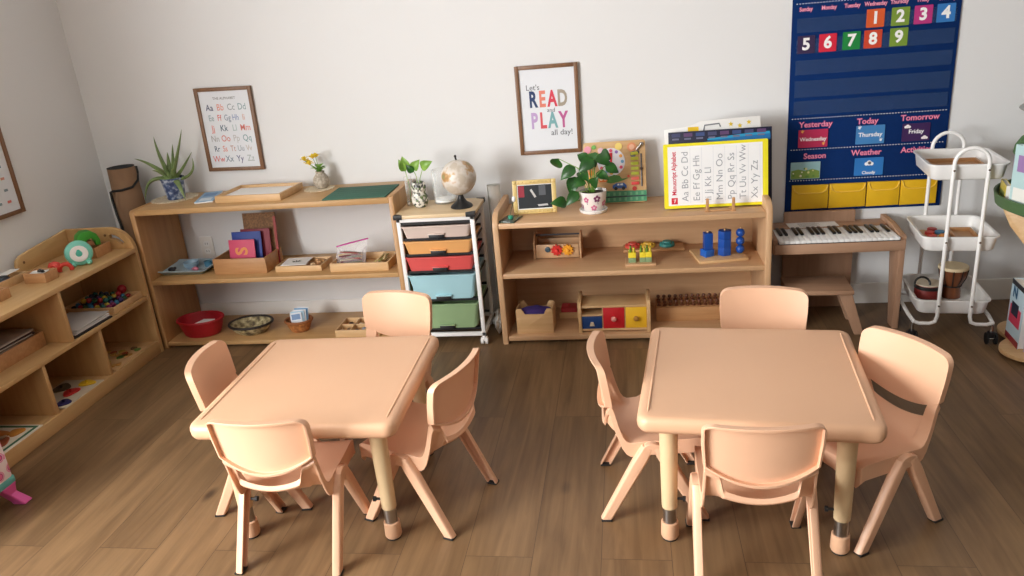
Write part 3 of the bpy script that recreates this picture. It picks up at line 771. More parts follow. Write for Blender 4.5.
t = thing('puzzle_board', 'small board with coloured shapes in the middle tier of the trolley', 'toy', on_tr(-.05, .0, .392), R(-7))
mb = MB(); mb.box(-.05, .05, -.1, .1, 0, .01, M['lightwood'], .002); mb.build('board', t)
for i, (x, y, c) in enumerate([(-.025, -.07, (60, 130, 70)), (.022, -.065, (70, 140, 80)), (-.022, -.02, (210, 70, 60)), (.024, -.015, (230, 150, 60)), (-.02, .03, (220, 70, 60)), (.02, .04, (70, 130, 170)), (0, .08, (180, 60, 60))]):
    mb = MB(); mb.cyl((x, y), .019, .01, .022, C(*c), 14, .002); mb.build('shape', t)
t = thing('wooden_tray', 'small wooden tray in the middle tier of the trolley, right of the coloured shapes', 'tray', on_tr(.055, .0, .392), R(-7))
mb = MB(); tray(mb, -.045, .045, -.1, .1, 0, .02, .007, M['midwood']); mb.build('box', t)
# drums
t = thing('djembe_drum', 'small brown goblet drum in the bottom tier of the trolley', 'drum', on_tr(.035, .03, .125))
DW = wood('drum_wood', (132, 76, 42), (84, 44, 26), 2, .35)
mb = MB(); mb.lathe([(.035, 0), (.038, .004), (.037, .03), (.033, .048), (.036, .062), (.05, .09), (.056, .12), (.056, .14), (0, .14)], DW, 24); mb.build('shell', t)
mb = MB(); mb.lathe([(.0, .1405), (.056, .1405), (.058, .137), (.058, .128), (.0562, .128)], C(214, 196, 160, .6), 24); mb.build('drum_skin', t)
mb = MB()
for i in range(10):
    a = 2*pi*i/10; mb.tube([(.0585*cos(a), .0585*sin(a), .13), (.052*cos(a), .052*sin(a), .092), (.036*cos(a), .036*sin(a), .056)], .0018, M['black'], 6)
mb.tube([(.0365*cos(R(q)), .0365*sin(R(q)), .054) for q in range(0, 360, 20)], .003, M['black'], 6, closed=True); mb.build('cord', t)
t = thing('hand_drum', 'round red-banded hand drum with black strap on the trolley bottom tier', 'drum', on_tr(-.062, -.005, .1245))
mb = MB(); mb.lathe([(.045, 0), (.052, .004), (.052, .07), (.05, .074)], C(120, 40, 36, .4), 28); mb.build('shell', t)
mb = MB()
for z in (.008, .062): mb.lathe([(.0521, z-.008), (.0545, z-.006), (.0545, z+.006), (.0521, z+.008)], M['black'], 28)
mb.build('rim', t)
mb = MB(); mb.lathe([(.0, .077), (.05, .077), (.0515, .074), (.0505, .0705), (0, .0705)], C(206, 196, 176, .6), 28); mb.build('drum_skin', t)
mb = MB(); mb.tube([(-.035-.03*cos(R(q)), -.03+.012*sin(R(q)), .082+.026*sin(R(q))) for q in range(-20, 201, 20)], .0045, M['black'], 8); mb.build('strap', t)

# ------------------------------------------------------------------ tree-shaped book stand at the right edge
bs = thing('book_stand', 'tree-shaped book stand with round tiers at the right edge', 'bookshelf', (4.318, -.56, 0))
P = []
for i in range(120):
    a = 2*pi*i/120; r = .195+.075*abs(cos(2.5*(a-R(123)))); P.append((r*cos(a), r*sin(a)))
mb = MB(); mb.prism(P, 'z', .012, .03, M['lightwood'], .004); mb.build('base', bs)
for i in range(5):
    mb = MB(); mb.cyl((.16*cos(2*pi*i/5), .16*sin(2*pi*i/5)), .02, 0, .013, M['rubber']); mb.build('foot', bs)
mb = MB(); mb.cyl((0, 0), .035, .03, .57, M['lightwood'], 24); mb.build('column', bs)
Q = [(-.04, .03), (.04, .03), (.07, .22), (.14, .34), (.25, .48), (.285, .555), (.285, .57), (-.285, .57), (-.285, .555), (-.25, .48), (-.14, .34), (-.07, .22)]
for rz in (0, 90):
    mb = MB(); mb.prism(Q, 'y', -.009, .009, M['lightwood'], .002, T=Matrix.Rotation(R(rz-30), 4, 'Z')); mb.build('bracket', bs)
GT = plain('green_board', (72, 102, 64), .55, var=.05)
mb = MB(); mb.lathe([(0, .57), (.28, .57), (.312, .585), (.32, .628), (.312, .628), (.304, .59), (.276, .579), (0, .579)], GT, 44); mb.build('book_tier', bs)
C1 = [(.30*cos(R(a)), .80+.13*sin(R(a))) for a in range(-10, 191, 12)]+[(-.27, .735), (-.262, .70), (-.262, .60), (-.2, .58), (.2, .58), (.262, .60), (.262, .70), (.27, .735)]
for rz in (0, 90):
    mb = MB(); mb.prism(C1, 'y', -.007, .007, GT, .002, T=Matrix.Rotation(R(rz), 4, 'Z')); mb.build('tree_panel', bs)
mb = MB(); mb.lathe([(0, .925), (.26, .928), (.275, .936), (.26, .946), (.05, .958), (0, .96)], plain('grey_felt', (150, 152, 150), .8), 32); mb.build('top_disc', bs)
def book(label, loc, rz, w, h, d, col, marks=(), grp='books on the tree-shaped stand'):
    t = thing('picture_book', label, 'book', loc, rz, grp)
    mb = MB(); mb.box(-w/2, w/2, -d/2+.002, d/2-.002, .002, h-.002, M['paper']); mb.build('pages', t)
    mb = MB(); mb.box(-w/2, w/2+.001, -d/2, -d/2+.002, 0, h, C(*col, .4)); mb.box(-w/2, w/2+.001, d/2-.002, d/2, 0, h, C(*col, .4)); mb.box(-w/2-.002, -w/2, -d/2, d/2, 0, h, C(*col, .4))
    for i, (x0, x1, z0, z1, c) in enumerate(marks):
        mb.box(x0*w-w/2, x1*w-w/2, -d/2-.0006-.0002*i, -d/2, z0*h, z1*h, C(*c, .4))
        mb.box(-w/2-.0026-.0002*i, -w/2-.001, -d/2, d/2, z0*h, z1*h, C(*c, .4))
    mb.build('cover', t)
    return t
def onring(r, a): return 4.318+r*cos(R(a)), -.56+r*sin(R(a))
def radial(label, r, a, z, w, h, d, col, marks): x, y = onring(r, a); return book(label, (x, y, z), R(a+90), w, h, d, col, marks)
radial('yellow book on the green tier of the book stand', .285, 165, .5905, .11, .075, .018, (206, 186, 80), [(.1, .9, .3, .6, (120, 130, 70))])
radial('pale aqua book standing tall on the green tier of the book stand', .285, 195, .5905, .12, .235, .02, (176, 206, 208), [(.15, .85, .6, .85, (150, 120, 170)), (.1, .9, .15, .35, (226, 226, 220))])
radial('blue and violet book on the green tier of the book stand', .285, 221, .5905, .12, .20, .02, (50, 76, 160), [(.1, .9, .5, .8, (120, 60, 140)), (.2, .8, .1, .3, (90, 150, 200))])
b1 = radial('book with a blue N cover and dark top on the stand base', .186, 174, .0305, .135, .245, .034, (190, 214, 226), [(0, 1, .92, 1, (30, 32, 40)), (.1, .9, .3, .6, (206, 60, 90)), (0, 1, 0, .1, (150, 40, 50)), (.2, .7, .45, .66, (30, 40, 60))])
mb = MB(); mb.text('N', .06, C(30, 90, 130, .5), Matrix.Translation((-.02, -.0185, .2)) @ TXZ, .04)
mb.build('cover_letter', b1)
radial('lilac picture book at the front of the stand base', .186, 219, .0305, .135, .21, .026, (196, 176, 206), [(.2, .8, .2, .5, (120, 60, 120)), (.1, .9, .6, .8, (120, 170, 150)), (.3, .7, .3, .4, (40, 60, 60))])
radial('pale green picture book on the right of the stand base', .186, 264, .0305, .135, .2, .026, (206, 214, 190), [(.1, .9, .5, .8, (120, 150, 110))])

# ------------------------------------------------------------------ rolled mat in the corner
t = thing('rolled_mat', 'brown rolled-up mat with a black strap standing in the corner', 'mat', (.205, -.135, 0))
MT = plain('brown_mat', (142, 112, 86), .85, var=.08, scale=25, bump=.3, bscale=300)
def mr(z): return .098-.032*min(1, z/.85)
V = []; F = []
n = 84
for k in range(n):                                          # one long sheet wound as a spiral
    q = k/(n-1); a = q*2*pi*3.4; 
    for z in (0, .868):
        r = mr(z)*(.38+.62*q); V.append((r*cos(a-2.2), r*sin(a-2.2), z))
for k in range(n-1): F.append((2*k, 2*k+2, 2*k+3, 2*k+1))
mb = MB(); mb.add(V, F, MT); o = mb.build('mat_sheet', t)
md = o.modifiers.new('thick', 'SOLIDIFY'); md.thickness = .0055; md.offset = -1
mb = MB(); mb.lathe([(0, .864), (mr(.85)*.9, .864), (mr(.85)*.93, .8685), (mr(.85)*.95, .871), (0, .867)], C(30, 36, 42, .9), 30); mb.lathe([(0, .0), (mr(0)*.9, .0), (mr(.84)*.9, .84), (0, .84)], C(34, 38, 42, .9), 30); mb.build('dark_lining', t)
P = []
for a, z in ((38, .862), (28, .835), (5, .80), (-30, .775), (-70, .768), (-110, .765), (-132, .758), (-130, .72), (-118, .65), (-100, .55), (-84, .42), (-72, .28), (-64, .12), (-60, .006)):
    r = mr(z)+.0025; P.append((r*cos(R(a)), r*sin(R(a)), z))
mb = MB(); mb.tube(P, .006, M['black'], 8, flat=1); mb.build('strap', t)  # lower run paints the mat's dark edge and the gap's shadow

# ------------------------------------------------------------------ things on top of the long oak shelf
ZT = .7
def doily(label, x, y, r):
    t = thing('lace_doily', label, 'doily', (x, y, ZT), 0, 'doilies under the plants')
    mb = MB(); n = 72; V = [(0, 0, .003)]; F = []
    ring = lambda rr, z, am: [(rr*(1+am*abs(sin(8*2*pi*j/n)))*cos(2*pi*j/n), rr*(1+am*abs(sin(8*2*pi*j/n)))*sin(2*pi*j/n), z) for j in range(n)]
    seq = [ring(r*.7, 0, 0), ring(r*.9, 0, .1), ring(r*.91, .003, .1), ring(r*.78, .005, .02), ring(r*.7, .003, 0)]
    V = [p for s_ in seq for p in s_]; F = [tuple(range(n))[::-1]]
    for k in range(4):
        for j in range(n): F.append((k*n+j, k*n+(j+1) % n, (k+1)*n+(j+1) % n, (k+1)*n+j))
    F.append(tuple(4*n+j for j in range(n)))
    mb.add(V, F, blotch('lace', [(226, 214, 190), (198, 180, 150)], 120, .9)); mb.build('lace', t)
doily('round cream lace doily under the aloe pot', .45, -.135, .112)
doily('small cream lace doily under the vase of yellow flowers', 1.181, -.095, .075)

t = thing('aloe_plant', 'spiky aloe in a blue patterned pot on the oak shelf', 'plant', (.470, -.15, ZT+.0035))
mb = MB(); mb.lathe([(.0, 0), (.039, 0), (.041, .003), (.053, .095), (.056, .097), (.056, .104), (.052, .104), (.050, .09), (0, .09)], blotch('blue_china', [(44, 62, 104), (84, 104, 144), (190, 200, 214)], 45, .3, lo=.38, hi=.66), 28); mb.build('pot', t)
mb = MB(); mb.lathe([(0, .0905), (.0495, .0905), (.0495, .094), (0, .096)], M['soil'], 24); mb.build('soil', t)
mb = MB()
def aloe_leaf(mb, tip, mid, r0):
    base = Vector((random.uniform(-.012, .012), random.uniform(-.012, .012), .088)); tip = Vector(tip); mid = Vector(mid)
    P = []; Rr = []
    for k in range(11):
        q = k/10; P.append(base*(1-q)**2+mid*2*q*(1-q)+tip*q*q); Rr.append(r0*(1-q)**.75*(1 if q > .05 else .85)+.0006)
    mb.tube(P, Rr, M['aloe'], 8, flat=.55)
AL = 1.75
for tip, mid, r in [((-.050, .01, .30), (-.045, 0, .2), .011), ((.101, .01, .325), (.055, 0, .2), .012), ((-.165, -.01, .205), (-.09, -.01, .19), .012), ((.115, .03, .215), (.05, .02, .13), .012), ((.128, .0, .19), (.135, .0, .09), .010),
                    ((-.125, -.06, .006), (-.11, -.05, .15), .013), ((.088, -.07, .004), (.055, -.05, .12), .012), ((.018, .04, .255), (.005, .03, .17), .011), ((-.012, .03, .22), (-.02, .03, .15), .010), ((-.07, .05, .19), (-.03, .03, .14), .010), ((.04, -.045, .15), (.03, -.03, .14), .010), ((-.06, -.05, .15), (-.03, -.04, .15), .010), ((-.03, -.02, .25), (-.022, -.01, .15), .009)]:
    aloe_leaf(mb, tip, mid, r*AL)
mb.build('leaves', t, sharp=70)

t = thing('booklet', 'light blue booklet on the oak shelf between aloe and wooden tray', 'booklet', (.647, -.165, ZT), R(16))
mb = MB(); mb.box(-.042, .042, -.11, .11, 0, .006, M['paper']); mb.build('pages', t)
mb = MB(); mb.box(-.043, .043, -.112, .112, .006, .0075, C(140, 180, 214, .4)); mb.box(-.028, .028, -.09, -.03, .0075, .0078, C(214, 226, 236, .4)); mb.box(-.03, .03, .01, .08, .0075, .0078, C(96, 140, 190, .4)); mb.build('cover', t)

t = thing('sand_tray', 'shallow wooden tray with a white lining on the oak shelf top', 'tray', (.917, -.178, ZT), R(-3))
mb = MB(); tray(mb, -.165, .165, -.118, .118, 0, .032, .012, M['lightwood']); mb.build('tray_frame', t)
mb = MB(); mb.box(-.152, .152, -.105, .105, .012, .019, M['paper']); mb.build('white_lining', t)

t = thing('flower_vase', 'round stone-grey vase with yellow flowers on the oak shelf', 'vase', (1.194, -.09, ZT+.0035))
mb = MB(); mb.lathe([(0, 0), (.022, 0), (.03, .006), (.038, .028), (.037, .045), (.026, .064), (.02, .07), (.022, .08), (.02, .081), (.017, .07), (0, .066)], blotch('pebble_vase', [(150, 140, 126), (196, 186, 170)], 90, .7), 26, wob=lambda a, i: 1+.03*sin(7*a+i)); mb.build('body', t)
def blade(mb, base, tip, wid, mat, up=Vector((0, 0, 1)), cup=.2, n=7, heart=False):
    """a leaf or petal: curved, cupped, with real thickness"""
    base = Vector(base); tip = Vector(tip); d = tip-base; ln = d.length; d.normalize()
    s_ = d.cross(up)
    if s_.length < 1e-4: s_ = d.orthogonal()
    s_.normalize(); nrm = s_.cross(d)
    V = []; F = []
    for layer in (0, 1):
        for k in range(n+1):
            q = k/n
            w = (sin(pi*q**.62))**.9 if heart else sin(pi*q**.85)
            w = max(w, .02)*wid
            c = base+d*ln*q+nrm*(sin(pi*q)*ln*.12)
            for u in (-1, -.5, 0, .5, 1):
                V.append(c+s_*w*u*.5+nrm*(abs(u)**1.5*w*cup)-nrm*.0012*layer*(1-abs(u)*.5))
    m_ = (n+1)*5
    for k in range(n):
        for j in range(4):
            a = k*5+j
            F.append((a, a+1, a+6, a+5)); F.append((m_+a, m_+a+5, m_+a+6, m_+a+1))
        a = k*5; F.append((a, a+5, m_+a+5, m_+a)); F.append((a+4, m_+a+4, m_+a+9, a+9))
    mb.add(V, F, mat)
st_ = MB(); fl = MB(); lf = MB()
YF = C(238, 212, 60, .6)
for i, (x, y, z) in enumerate([(-.062, -.01, .137), (-.008, .0, .148), (-.036, -.02, .118), (-.03, .015, .142), (-.055, .01, .118)]):
    st_.tube([(0, 0, .065), (x*.4, y*.4, .1), (x, y, z)], .0013, M['lime_leaf'], 6)
    for k in range(9):
        a = 2*pi*k/9+i; el = .35+.5*(k % 3)
        blade(fl, (x, y, z-.002), (x+.027*cos(a)*cos(el), y+.027*sin(a)*cos(el), z+.022*sin(el)), .019, YF, cup=.1, n=4)
    fl.ball((x, y, z+.003), .006, C(222, 180, 40, .7), 8)
for a, l, z in ((20, .035, .09), (150, .03, .1), (200, .04, .088), (300, .035, .092), (60, .03, .1), (-20, .04, .085)):
    blade(lf, (0, 0, z-.01), (l*cos(R(a)), l*sin(R(a)), z+.012), .026, M['lime_leaf'])
st_.build('stems', t); fl.build('flowers', t); lf.build('leaves', t)

t = thing('felt_mat', 'dark green flat mat on the right end of the oak shelf', 'mat', (1.436, -.232, ZT), R(1))
mb = MB(); mb.box(-.147, .147, -.118, .118, 0, .006, plain('green_felt', (62, 104, 88), .9, bump=.2, bscale=400), .0015)
for i in range(5): mb.box(-.14, .14, -.10+.042*i, -.0985+.042*i, .006, .0064, C(50, 90, 76, .9))
mb.build('felt', t)

# ------------------------------------------------------------------ middle level of the oak shelf
ZM = .352
t = thing('toy_tray', 'pale blue plastic tray with small toys on the oak shelf middle level', 'tray', (.487, -.2, ZM), R(-2))
PB = C(168, 190, 202, .4)
mb = MB(); V = []; F = []
seq = [rrect(-.105, .105, -.075, .075, .015), rrect(-.125, .125, -.095, .095, .02), rrect(-.132, .132, -.1, .1, .02), rrect(-.132, .132, -.1, .1, .02), rrect(-.122, .122, -.092, .092, .018), rrect(-.102, .102, -.072, .072, .014)]
zz = [0, .022, .022, .026, .026, .004]; n = len(seq[0])
for s_, z in zip(seq, zz): V += [(x, y, z) for x, y in s_]
F = [tuple(range(n))[::-1]]
for k in range(5):
    for j in range(n): F.append((k*n+j, k*n+(j+1) % n, (k+1)*n+(j+1) % n, (k+1)*n+j))
F.append(tuple(5*n+j for j in range(n))); mb.add(V, F, PB); mb.build('dish', t, sharp=50)
def toy(name, label, loc, parts, cat='toy', rz=0, grp=None):
    t = thing(name, label, cat, loc, rz, grp)
    for nm, m_ in parts: m_.build(nm, t)
    return t
m1 = MB(); m1.lathe([(.0, 0), (.022, 0), (.034, .016), (.038, .034), (.035, .034), (.031, .018), (.02, .005), (0, .005)], C(150, 182, 204, .35), 22)
toy('small_bowl', 'pale blue little bowl inside the blue tray', (.485, -.185, ZM+.0045), [('bowl', m1)], 'bowl')
m1 = MB(); m1.lathe([(0, 0), (.018, 0), (.021, .028), (.018, .028), (.016, .004), (0, .004)], C(70, 120, 146, .35), 18)
m2 = MB(); m2.tube([(.019, 0, .022), (.034, 0, .024), (.036, 0, .012), (.02, 0, .008)], .003, C(70, 120, 146, .35), 8)
toy('toy_cup', 'teal toy cup at the right inside the blue tray', (.565, -.165, ZM+.0045), [('cup', m1), ('handle', m2)], 'cup')
m1 = MB(); m1.ball((0, 0, .012), .014, C(40, 42, 50, .4), 12, (1.4, 1, .85)); m1.ball((.018, 0, .018), .008, C(40, 42, 50, .4), 10)
toy('toy_pebble', 'small dark toy at the left inside the blue tray', (.408, -.235, ZM+.0045), [('body', m1)])
m1 = MB(); m1.ball((0, 0, .011), .013, C(190, 110, 130, .5), 12, (1.2, .9, .85)); m1.tube([(-.01, 0, .012), (-.03, .008, .008)], [.006, .002], C(190, 110, 130, .5), 8)
toy('toy_shell', 'small pink toy beside the teal cup in the blue tray', (.535, -.235, ZM+.0045), [('body', m1)])

t = thing('wooden_box', 'open wooden box holding sandpaper letter boards on the oak shelf', 'box', (.803, -.205, ZM), R(-1))
mb = MB(); tray(mb, -.135, .135, -.09, .09, 0, .076, .008, M['midwood']); mb.build('box', t)
def board(label, loc, w, h, col, tilt, glyph=None, rz=0, mat=None, edge=None):
    t = thing('letter_board', label, 'letter board', loc, rz, 'boards in the wooden letter box', rot=(tilt, 0, rz))
    mb = MB(); mb.box(-w/2, w/2, -.003, .003, 0, h, mat or C(*col, .55), .001)
    if edge: mb.box(w/2-.012, w/2+.0005, -.0035, .0035, .0, h-.02, C(*edge, .55))
    o = mb.build('board', t)
    if glyph:
        mb = MB(); mb.text(glyph, .085, C(226, 150, 90, .9), Matrix.Translation((0, -.0032, h-.055)) @ TXZ @ Matrix.Rotation(R(90), 4, 'Z'), .03); mb.build('letter', t)
board('pink letter board with an orange S, frontmost in the wooden box', (.796, -.245, ZM+.0085), .132, .142, (206, 72, 106), R(-10), 'S')
board('blue letter board just behind the pink one in the wooden box', (.809, -.215, ZM+.0085), .15, .172, (34, 60, 140), R(-10))
board('maroon letter board behind the blue one in the wooden box', (.845, -.19, ZM+.0085), .15, .178, (130, 30, 50), R(-9))
board('tall brown board at the back of the wooden letter box', (.86, -.163, ZM+.0085), .168, .248, (140, 104, 74), R(-9), mat=blotch('brown_weave', [(150, 112, 78), (110, 80, 56)], 110, .8), edge=(150, 50, 44))

t = thing('wooden_tray', 'shallow wooden tray with a picture card on the oak shelf', 'tray', (1.092, -.222, ZM), R(-1))
mb = MB(); tray(mb, -.116, .116, -.07, .07, 0, .028, .007, M['lightwood']); mb.build('tray_frame', t)
t = thing('picture_card', 'white picture card with a dark plant drawing on the small tray', 'card', (1.06, -.222, ZM+.029), R(4))
mb = MB(); mb.box(-.062, .062, -.06, .05, 0, .003, M['paper'])
for a, l in ((20, .03), (60, .035), (100, .03), (140, .034), (170, .02)): mb.prism([(0, -.02), (l*cos(R(a-12))*.6, -.02+l*sin(R(a-12))*.6), (l*cos(R(a)), -.02+l*sin(R(a))), (l*cos(R(a+12))*.6, -.02+l*sin(R(a+12))*.6)], 'z', .003, .0034, C(50, 66, 50, .7))
mb.build('card', t)
for i, (x, y, c) in enumerate([(1.148, -.19, (176, 128, 80)), (1.165, -.22, (196, 150, 100)), (1.178, -.25, (160, 112, 70)), (1.148, -.252, (210, 180, 140)), (1.185, -.2, (190, 146, 96))]):
    m1 = MB(); m1.box(-.009, .009, -.009, .009, 0, .02, C(*c, .6), .002)
    toy('wooden_block', ['brown', 'tan', 'dark brown', 'cream', 'light brown'][i]+' tiny wooden block on the right part of the picture card tray', (x, y, ZM+.0075), [('cube', m1)], 'block', R(17*i), 'tiny blocks on the picture card tray')

t = thing('wooden_tray', 'wooden tray with a zip bag and sticks at the right of the oak shelf', 'tray', (1.402, -.235, ZM), R(-1))
mb = MB(); tray(mb, -.142, .142, -.085, .085, 0, .04, .008, M['lightwood']); mb.build('tray_frame', t)
stick = None
SC = [(150, 60, 56), (96, 110, 60), (176, 130, 80), (120, 50, 60), (206, 180, 130), (90, 80, 50)]
cols_ = [C(*c, .6) for c in SC]
def sticks(n, x0, x1, y0, y1, z0, label, grp, pal, ln):
    for i in range(n):
        m1 = MB(); m1.box(-ln/2, ln/2, -.0045, .0045, 0, .0035, C(*pal[i % len(pal)], .6), .001)
        q = i/(n-1) if n > 1 else .5
        toy('craft_stick', ['cream', 'khaki', 'sage-green', 'tan'][i % 4]+label, (x0+(x1-x0)*((i*.618) % 1), y0+(y1-y0)*((i*.38) % 1), z0+.0042*i), [('stick', m1)], 'stick', R(90+random.uniform(-14, 14)), grp)
sticks(9, 1.472, 1.505, -.235, -.225, ZM+.0085, ' craft stick in the right half of the zip bag tray', 'pale craft sticks in the tray', [(214, 192, 140), (190, 176, 110), (150, 160, 90), (206, 180, 130)], .11)
t = thing('zip_bag', 'clear zip bag with a pink seal filled with coloured sticks', 'bag', (1.335, -.23, ZM+.0085))
mb = MB(); bagm = glass('bag_film', (240, 236, 238), .15, .2)
n = 12; V = []; F = []
for j in range(7):
    q = j/6
    for i in range(n+1):
        p = i/n; x = -.076+.152*p+.018*q-.006; ww = (1-q)**.6*sin(pi*p)**.5*.026+.002
        V.append((x, -.012-ww+.03*q+.003*sin(9*p+4*q), .004+.078*q+.034*q*p)); 
for j in range(7):
    q = j/6
    for i in range(n+1):
        p = i/n; x = -.076+.152*p+.018*q-.006; ww = (1-q)**.6*sin(pi*p)**.5*.026+.002
        V.append((x, -.012+ww+.03*q+.003*sin(9*p+4*q), .004+.078*q+.034*q*p))
m_ = 7*(n+1)
for j in range(6):
    for i in range(n):
        a = j*(n+1)+i; F.append((a, a+1, a+n+2, a+n+1)); F.append((m_+a, m_+a+n+1, m_+a+n+2, m_+a+1))
mb.add(V, F, bagm); mb.build('film', t)
mb = MB(); mb.tube([(-.070, .019, .082), (.0, .02, .098), (.09, .019, .116)], .006, C(196, 60, 150, .4), 8, flat=.6); mb.build('zip_seal', t)
for i in range(13):
    m1 = MB(); m1.box(-.05, .05, -.0045, .0045, 0, .004, cols_[i % 6], .001)
    toy('craft_stick', ['brick-red', 'olive-green', 'tan', 'maroon', 'cream', 'dark olive'][i % 6]+' craft stick inside the zip bag with pink seal', (1.325+.02*((i*.618) % 1), -.245+.012*(i % 3), ZM+.0135+.0045*i), [('stick', m1)], 'stick', R(random.uniform(-25, 25)), 'coloured craft sticks in the zip bag')

# ------------------------------------------------------------------ bottom level of the oak shelf
ZB = .032
def basket(name, label, loc, rx, ry, h, flare, mat, rimmat, rz=0, coils=6, cat='basket'):
    t = thing(name, label, cat, loc, rz)
    mb = MB(); prof = []
    for k in range(coils*2+1):
        q = k/(coils*2); r = flare+(1-flare)*q**.75
        prof.append((r+(.02 if k % 2 else 0), h*q))
    pin = [(r-.06, max(z, .005)) for r, z in prof[::-1]]
    full = [(0, 0)]+prof+pin+[(0, .005)]
    mb.lathe(full, mat, 40, sx=rx, sy=ry, wob=lambda a, i: 1+.006*sin(26*a+i*pi)); mb.build('bowl', t, sharp=60)
    mb = MB(); mb.tube([((rx-.0)*cos(R(q)), (ry)*sin(R(q)), h+.001) for q in range(0, 360, 9)], .0065, rimmat, 8, closed=True); mb.build('rim', t)
    return t
RDM = plain('red_weave', (176, 26, 38), .5, var=.15, scale=60)
basket('basket', 'red oval basket with white paper on the bottom of the oak shelf', (.507, -.252, ZB), .115, .086, .08, .74, RDM, RDM)
t = thing('folded_paper', 'white folded paper lying in the red basket', 'paper', (.525, -.255, ZB+.0445), R(24), rot=(R(14), R(-6), R(24)))
mb = MB(); mb.prism([(-.05, .004), (0, .016), (.05, .0), (.05, .0015), (0, .0175), (-.05, .0055)], 'y', -.03, .03, M['paper']); mb.build('sheet', t)
t = thing('small_tool', 'dark small tool lying in the red basket beside the paper', 'tool', (.455, -.245, ZB+.0065), R(30))
mb = MB(); mb.tube([(-.03, 0, .006), (.03, .004, .006)], [.006, .003], C(60, 30, 34, .5), 8); mb.build('blade', t)
basket('basket', 'oval coiled basket with a black rim on the oak shelf bottom', (.768, -.246, ZB), .108, .088, .048, .62, blotch('coil_straw', [(210, 198, 158), (156, 142, 104), (92, 80, 62)], 40, .8), C(40, 32, 30, .6))
t = thing('paper_strip', 'pale paper strips lying in the black-rimmed basket', 'paper', (.775, -.25, ZB+.012), R(10))
mb = MB(); mb.box(-.045, .045, -.02, .0, 0, .003, C(206, 206, 196, .8)); mb.box(-.03, .05, .004, .02, 0, .003, C(196, 200, 210, .8)); mb.build('strip', t)
basket('basket', 'small orange wicker basket full of cards on the oak shelf bottom', (1.02, -.245, ZB), .066, .056, .055, .62, blotch('wicker', [(196, 130, 70), (140, 84, 44)], 70, .7), C(150, 92, 50, .7))
for i in range(5):
    t = thing('flash_card', ['white flash card at the front of the wicker basket', 'pale blue flash card second in the wicker basket', 'white flash card third in the wicker basket', 'blue flash card fourth in the wicker basket', 'white flash card at the back of the wicker basket'][i], 'card', (1.018+.002*i, -.262+.009*i, ZB+.0145), 0, 'flash cards in the wicker basket', rot=(R(-14), R(3*(i-2)), R(4)))
    mb = MB(); w_ = .029 if i in (0, 4) else .034
    mb.box(-w_, w_, -.0008, .0008, 0, .080+.004*i, C(*[(226, 230, 236), (176, 206, 226), (232, 234, 238), (110, 160, 200), (228, 230, 234)][i], .6)); mb.box(-.022, .022, -.0011, -.0008, .046, .073, C(*[(120, 150, 190), (230, 236, 240), (90, 120, 160), (206, 220, 232), (120, 150, 190)][i], .6)); mb.build('card', t)
t = thing('sorting_tray', 'wooden sorting tray with compartments on the oak shelf bottom', 'tray', (1.35, -.265, ZB), 0)
mb = MB(); tray(mb, -.11, .11, -.082, .082, 0, .036, .007, M['lightwood'])
mb.build('tray_frame', t)
mb = MB()
for x in (-.037, .037): mb.box(x-.003, x+.003, -.075, .075, .007, .034, M['lightwood'], .001)
for x0, x1 in ((-.103, -.04), (-.034, .034), (.04, .103)): mb.box(x0, x1, -.003, .003, .007, .034, M['lightwood'], .001)
mb.build('dividers', t)
for i, (x, y, c) in enumerate([(-.086, -.045, (196, 160, 120)), (-.056, -.03, (120, 90, 60)), (-.07, .04, (90, 70, 56)), (-.012, -.048, (70, 72, 80)), (.018, -.028, (140, 140, 146)), (-.016, .03, (206, 190, 160)), (.016, .048, (120, 100, 80)), (.07, -.04, (180, 140, 90)), (.07, .04, (60, 64, 72))]):
    m1 = MB(); m1.ball((0, 0, .010), .0125, C(*c, .5), 10, (1.1, .9, .8))
    toy('pebble', ['tan pebble in the front left', 'brown pebble in the front left', 'dark brown pebble in the back left', 'charcoal pebble in the front middle', 'grey pebble in the front middle', 'cream pebble in the back middle', 'olive-brown pebble in the back middle', 'ochre pebble in the front right', 'dark grey pebble in the back right'][i]+' compartment of the sorting tray', (1.35+x, -.265+y, ZB+.0075), [('stone', m1)], 'pebble', 0, 'pebbles in the sorting tray')
# ------------------------------------------------------------------ things on the cubby shelf
ZC = .535
t = thing('ring_toy', 'round teal toy with a white ring face standing on the cubby shelf', 'toy', (.264, -.640, ZC), R(40))
TQ = C(118, 200, 182, .4); TQD = C(74, 176, 158, .4)
RX90 = Matrix.Translation((0, 0, .0565)) @ Matrix.Rotation(R(90), 4, 'X')
mb = MB(); mb.lathe([(0, -.016), (.044, -.016), (.053, -.010), (.056, 0), (.053, .010), (.044, .016), (0, .016)], TQ, 36, RX90); mb.build('body', t)
mb = MB(); mb.lathe([(.020, .0163), (.034, .0163), (.036, .018), (.034, .0195), (.020, .0195), (.018, .018)], M['white'], 32, RX90); mb.build('white_ring', t)
mb = MB(); mb.lathe([(0, .016), (.013, .0165), (.013, .0185), (0, .02)], TQD, 24, RX90)
mb.prism([(-.009, .0665), (.009, .0665), (0, .0825)], 'y', -.0185, -.016, TQD); mb.build('drop', t)
for x in (-.03, .03):
    mb = MB(); mb.ball((x, -.008, .012), .012, TQ, 12, (1.1, 1.5, 1)); mb.build('foot', t)
t = thing('coil_toy', 'red coiled toy lying on the cubby shelf beside the teal toy', 'toy', (.238, -.742, ZC), R(20))
RC = C(206, 62, 50, .4)
mb = MB(); mb.tube([((.012+.0055*k/8)*cos(k*pi/4)-.018, -.016+.0025*k/2, .028+(.010+.0045*k/8)*sin(k*pi/4)) for k in range(0, 22)], .0062, RC, 8); mb.build('coil', t)
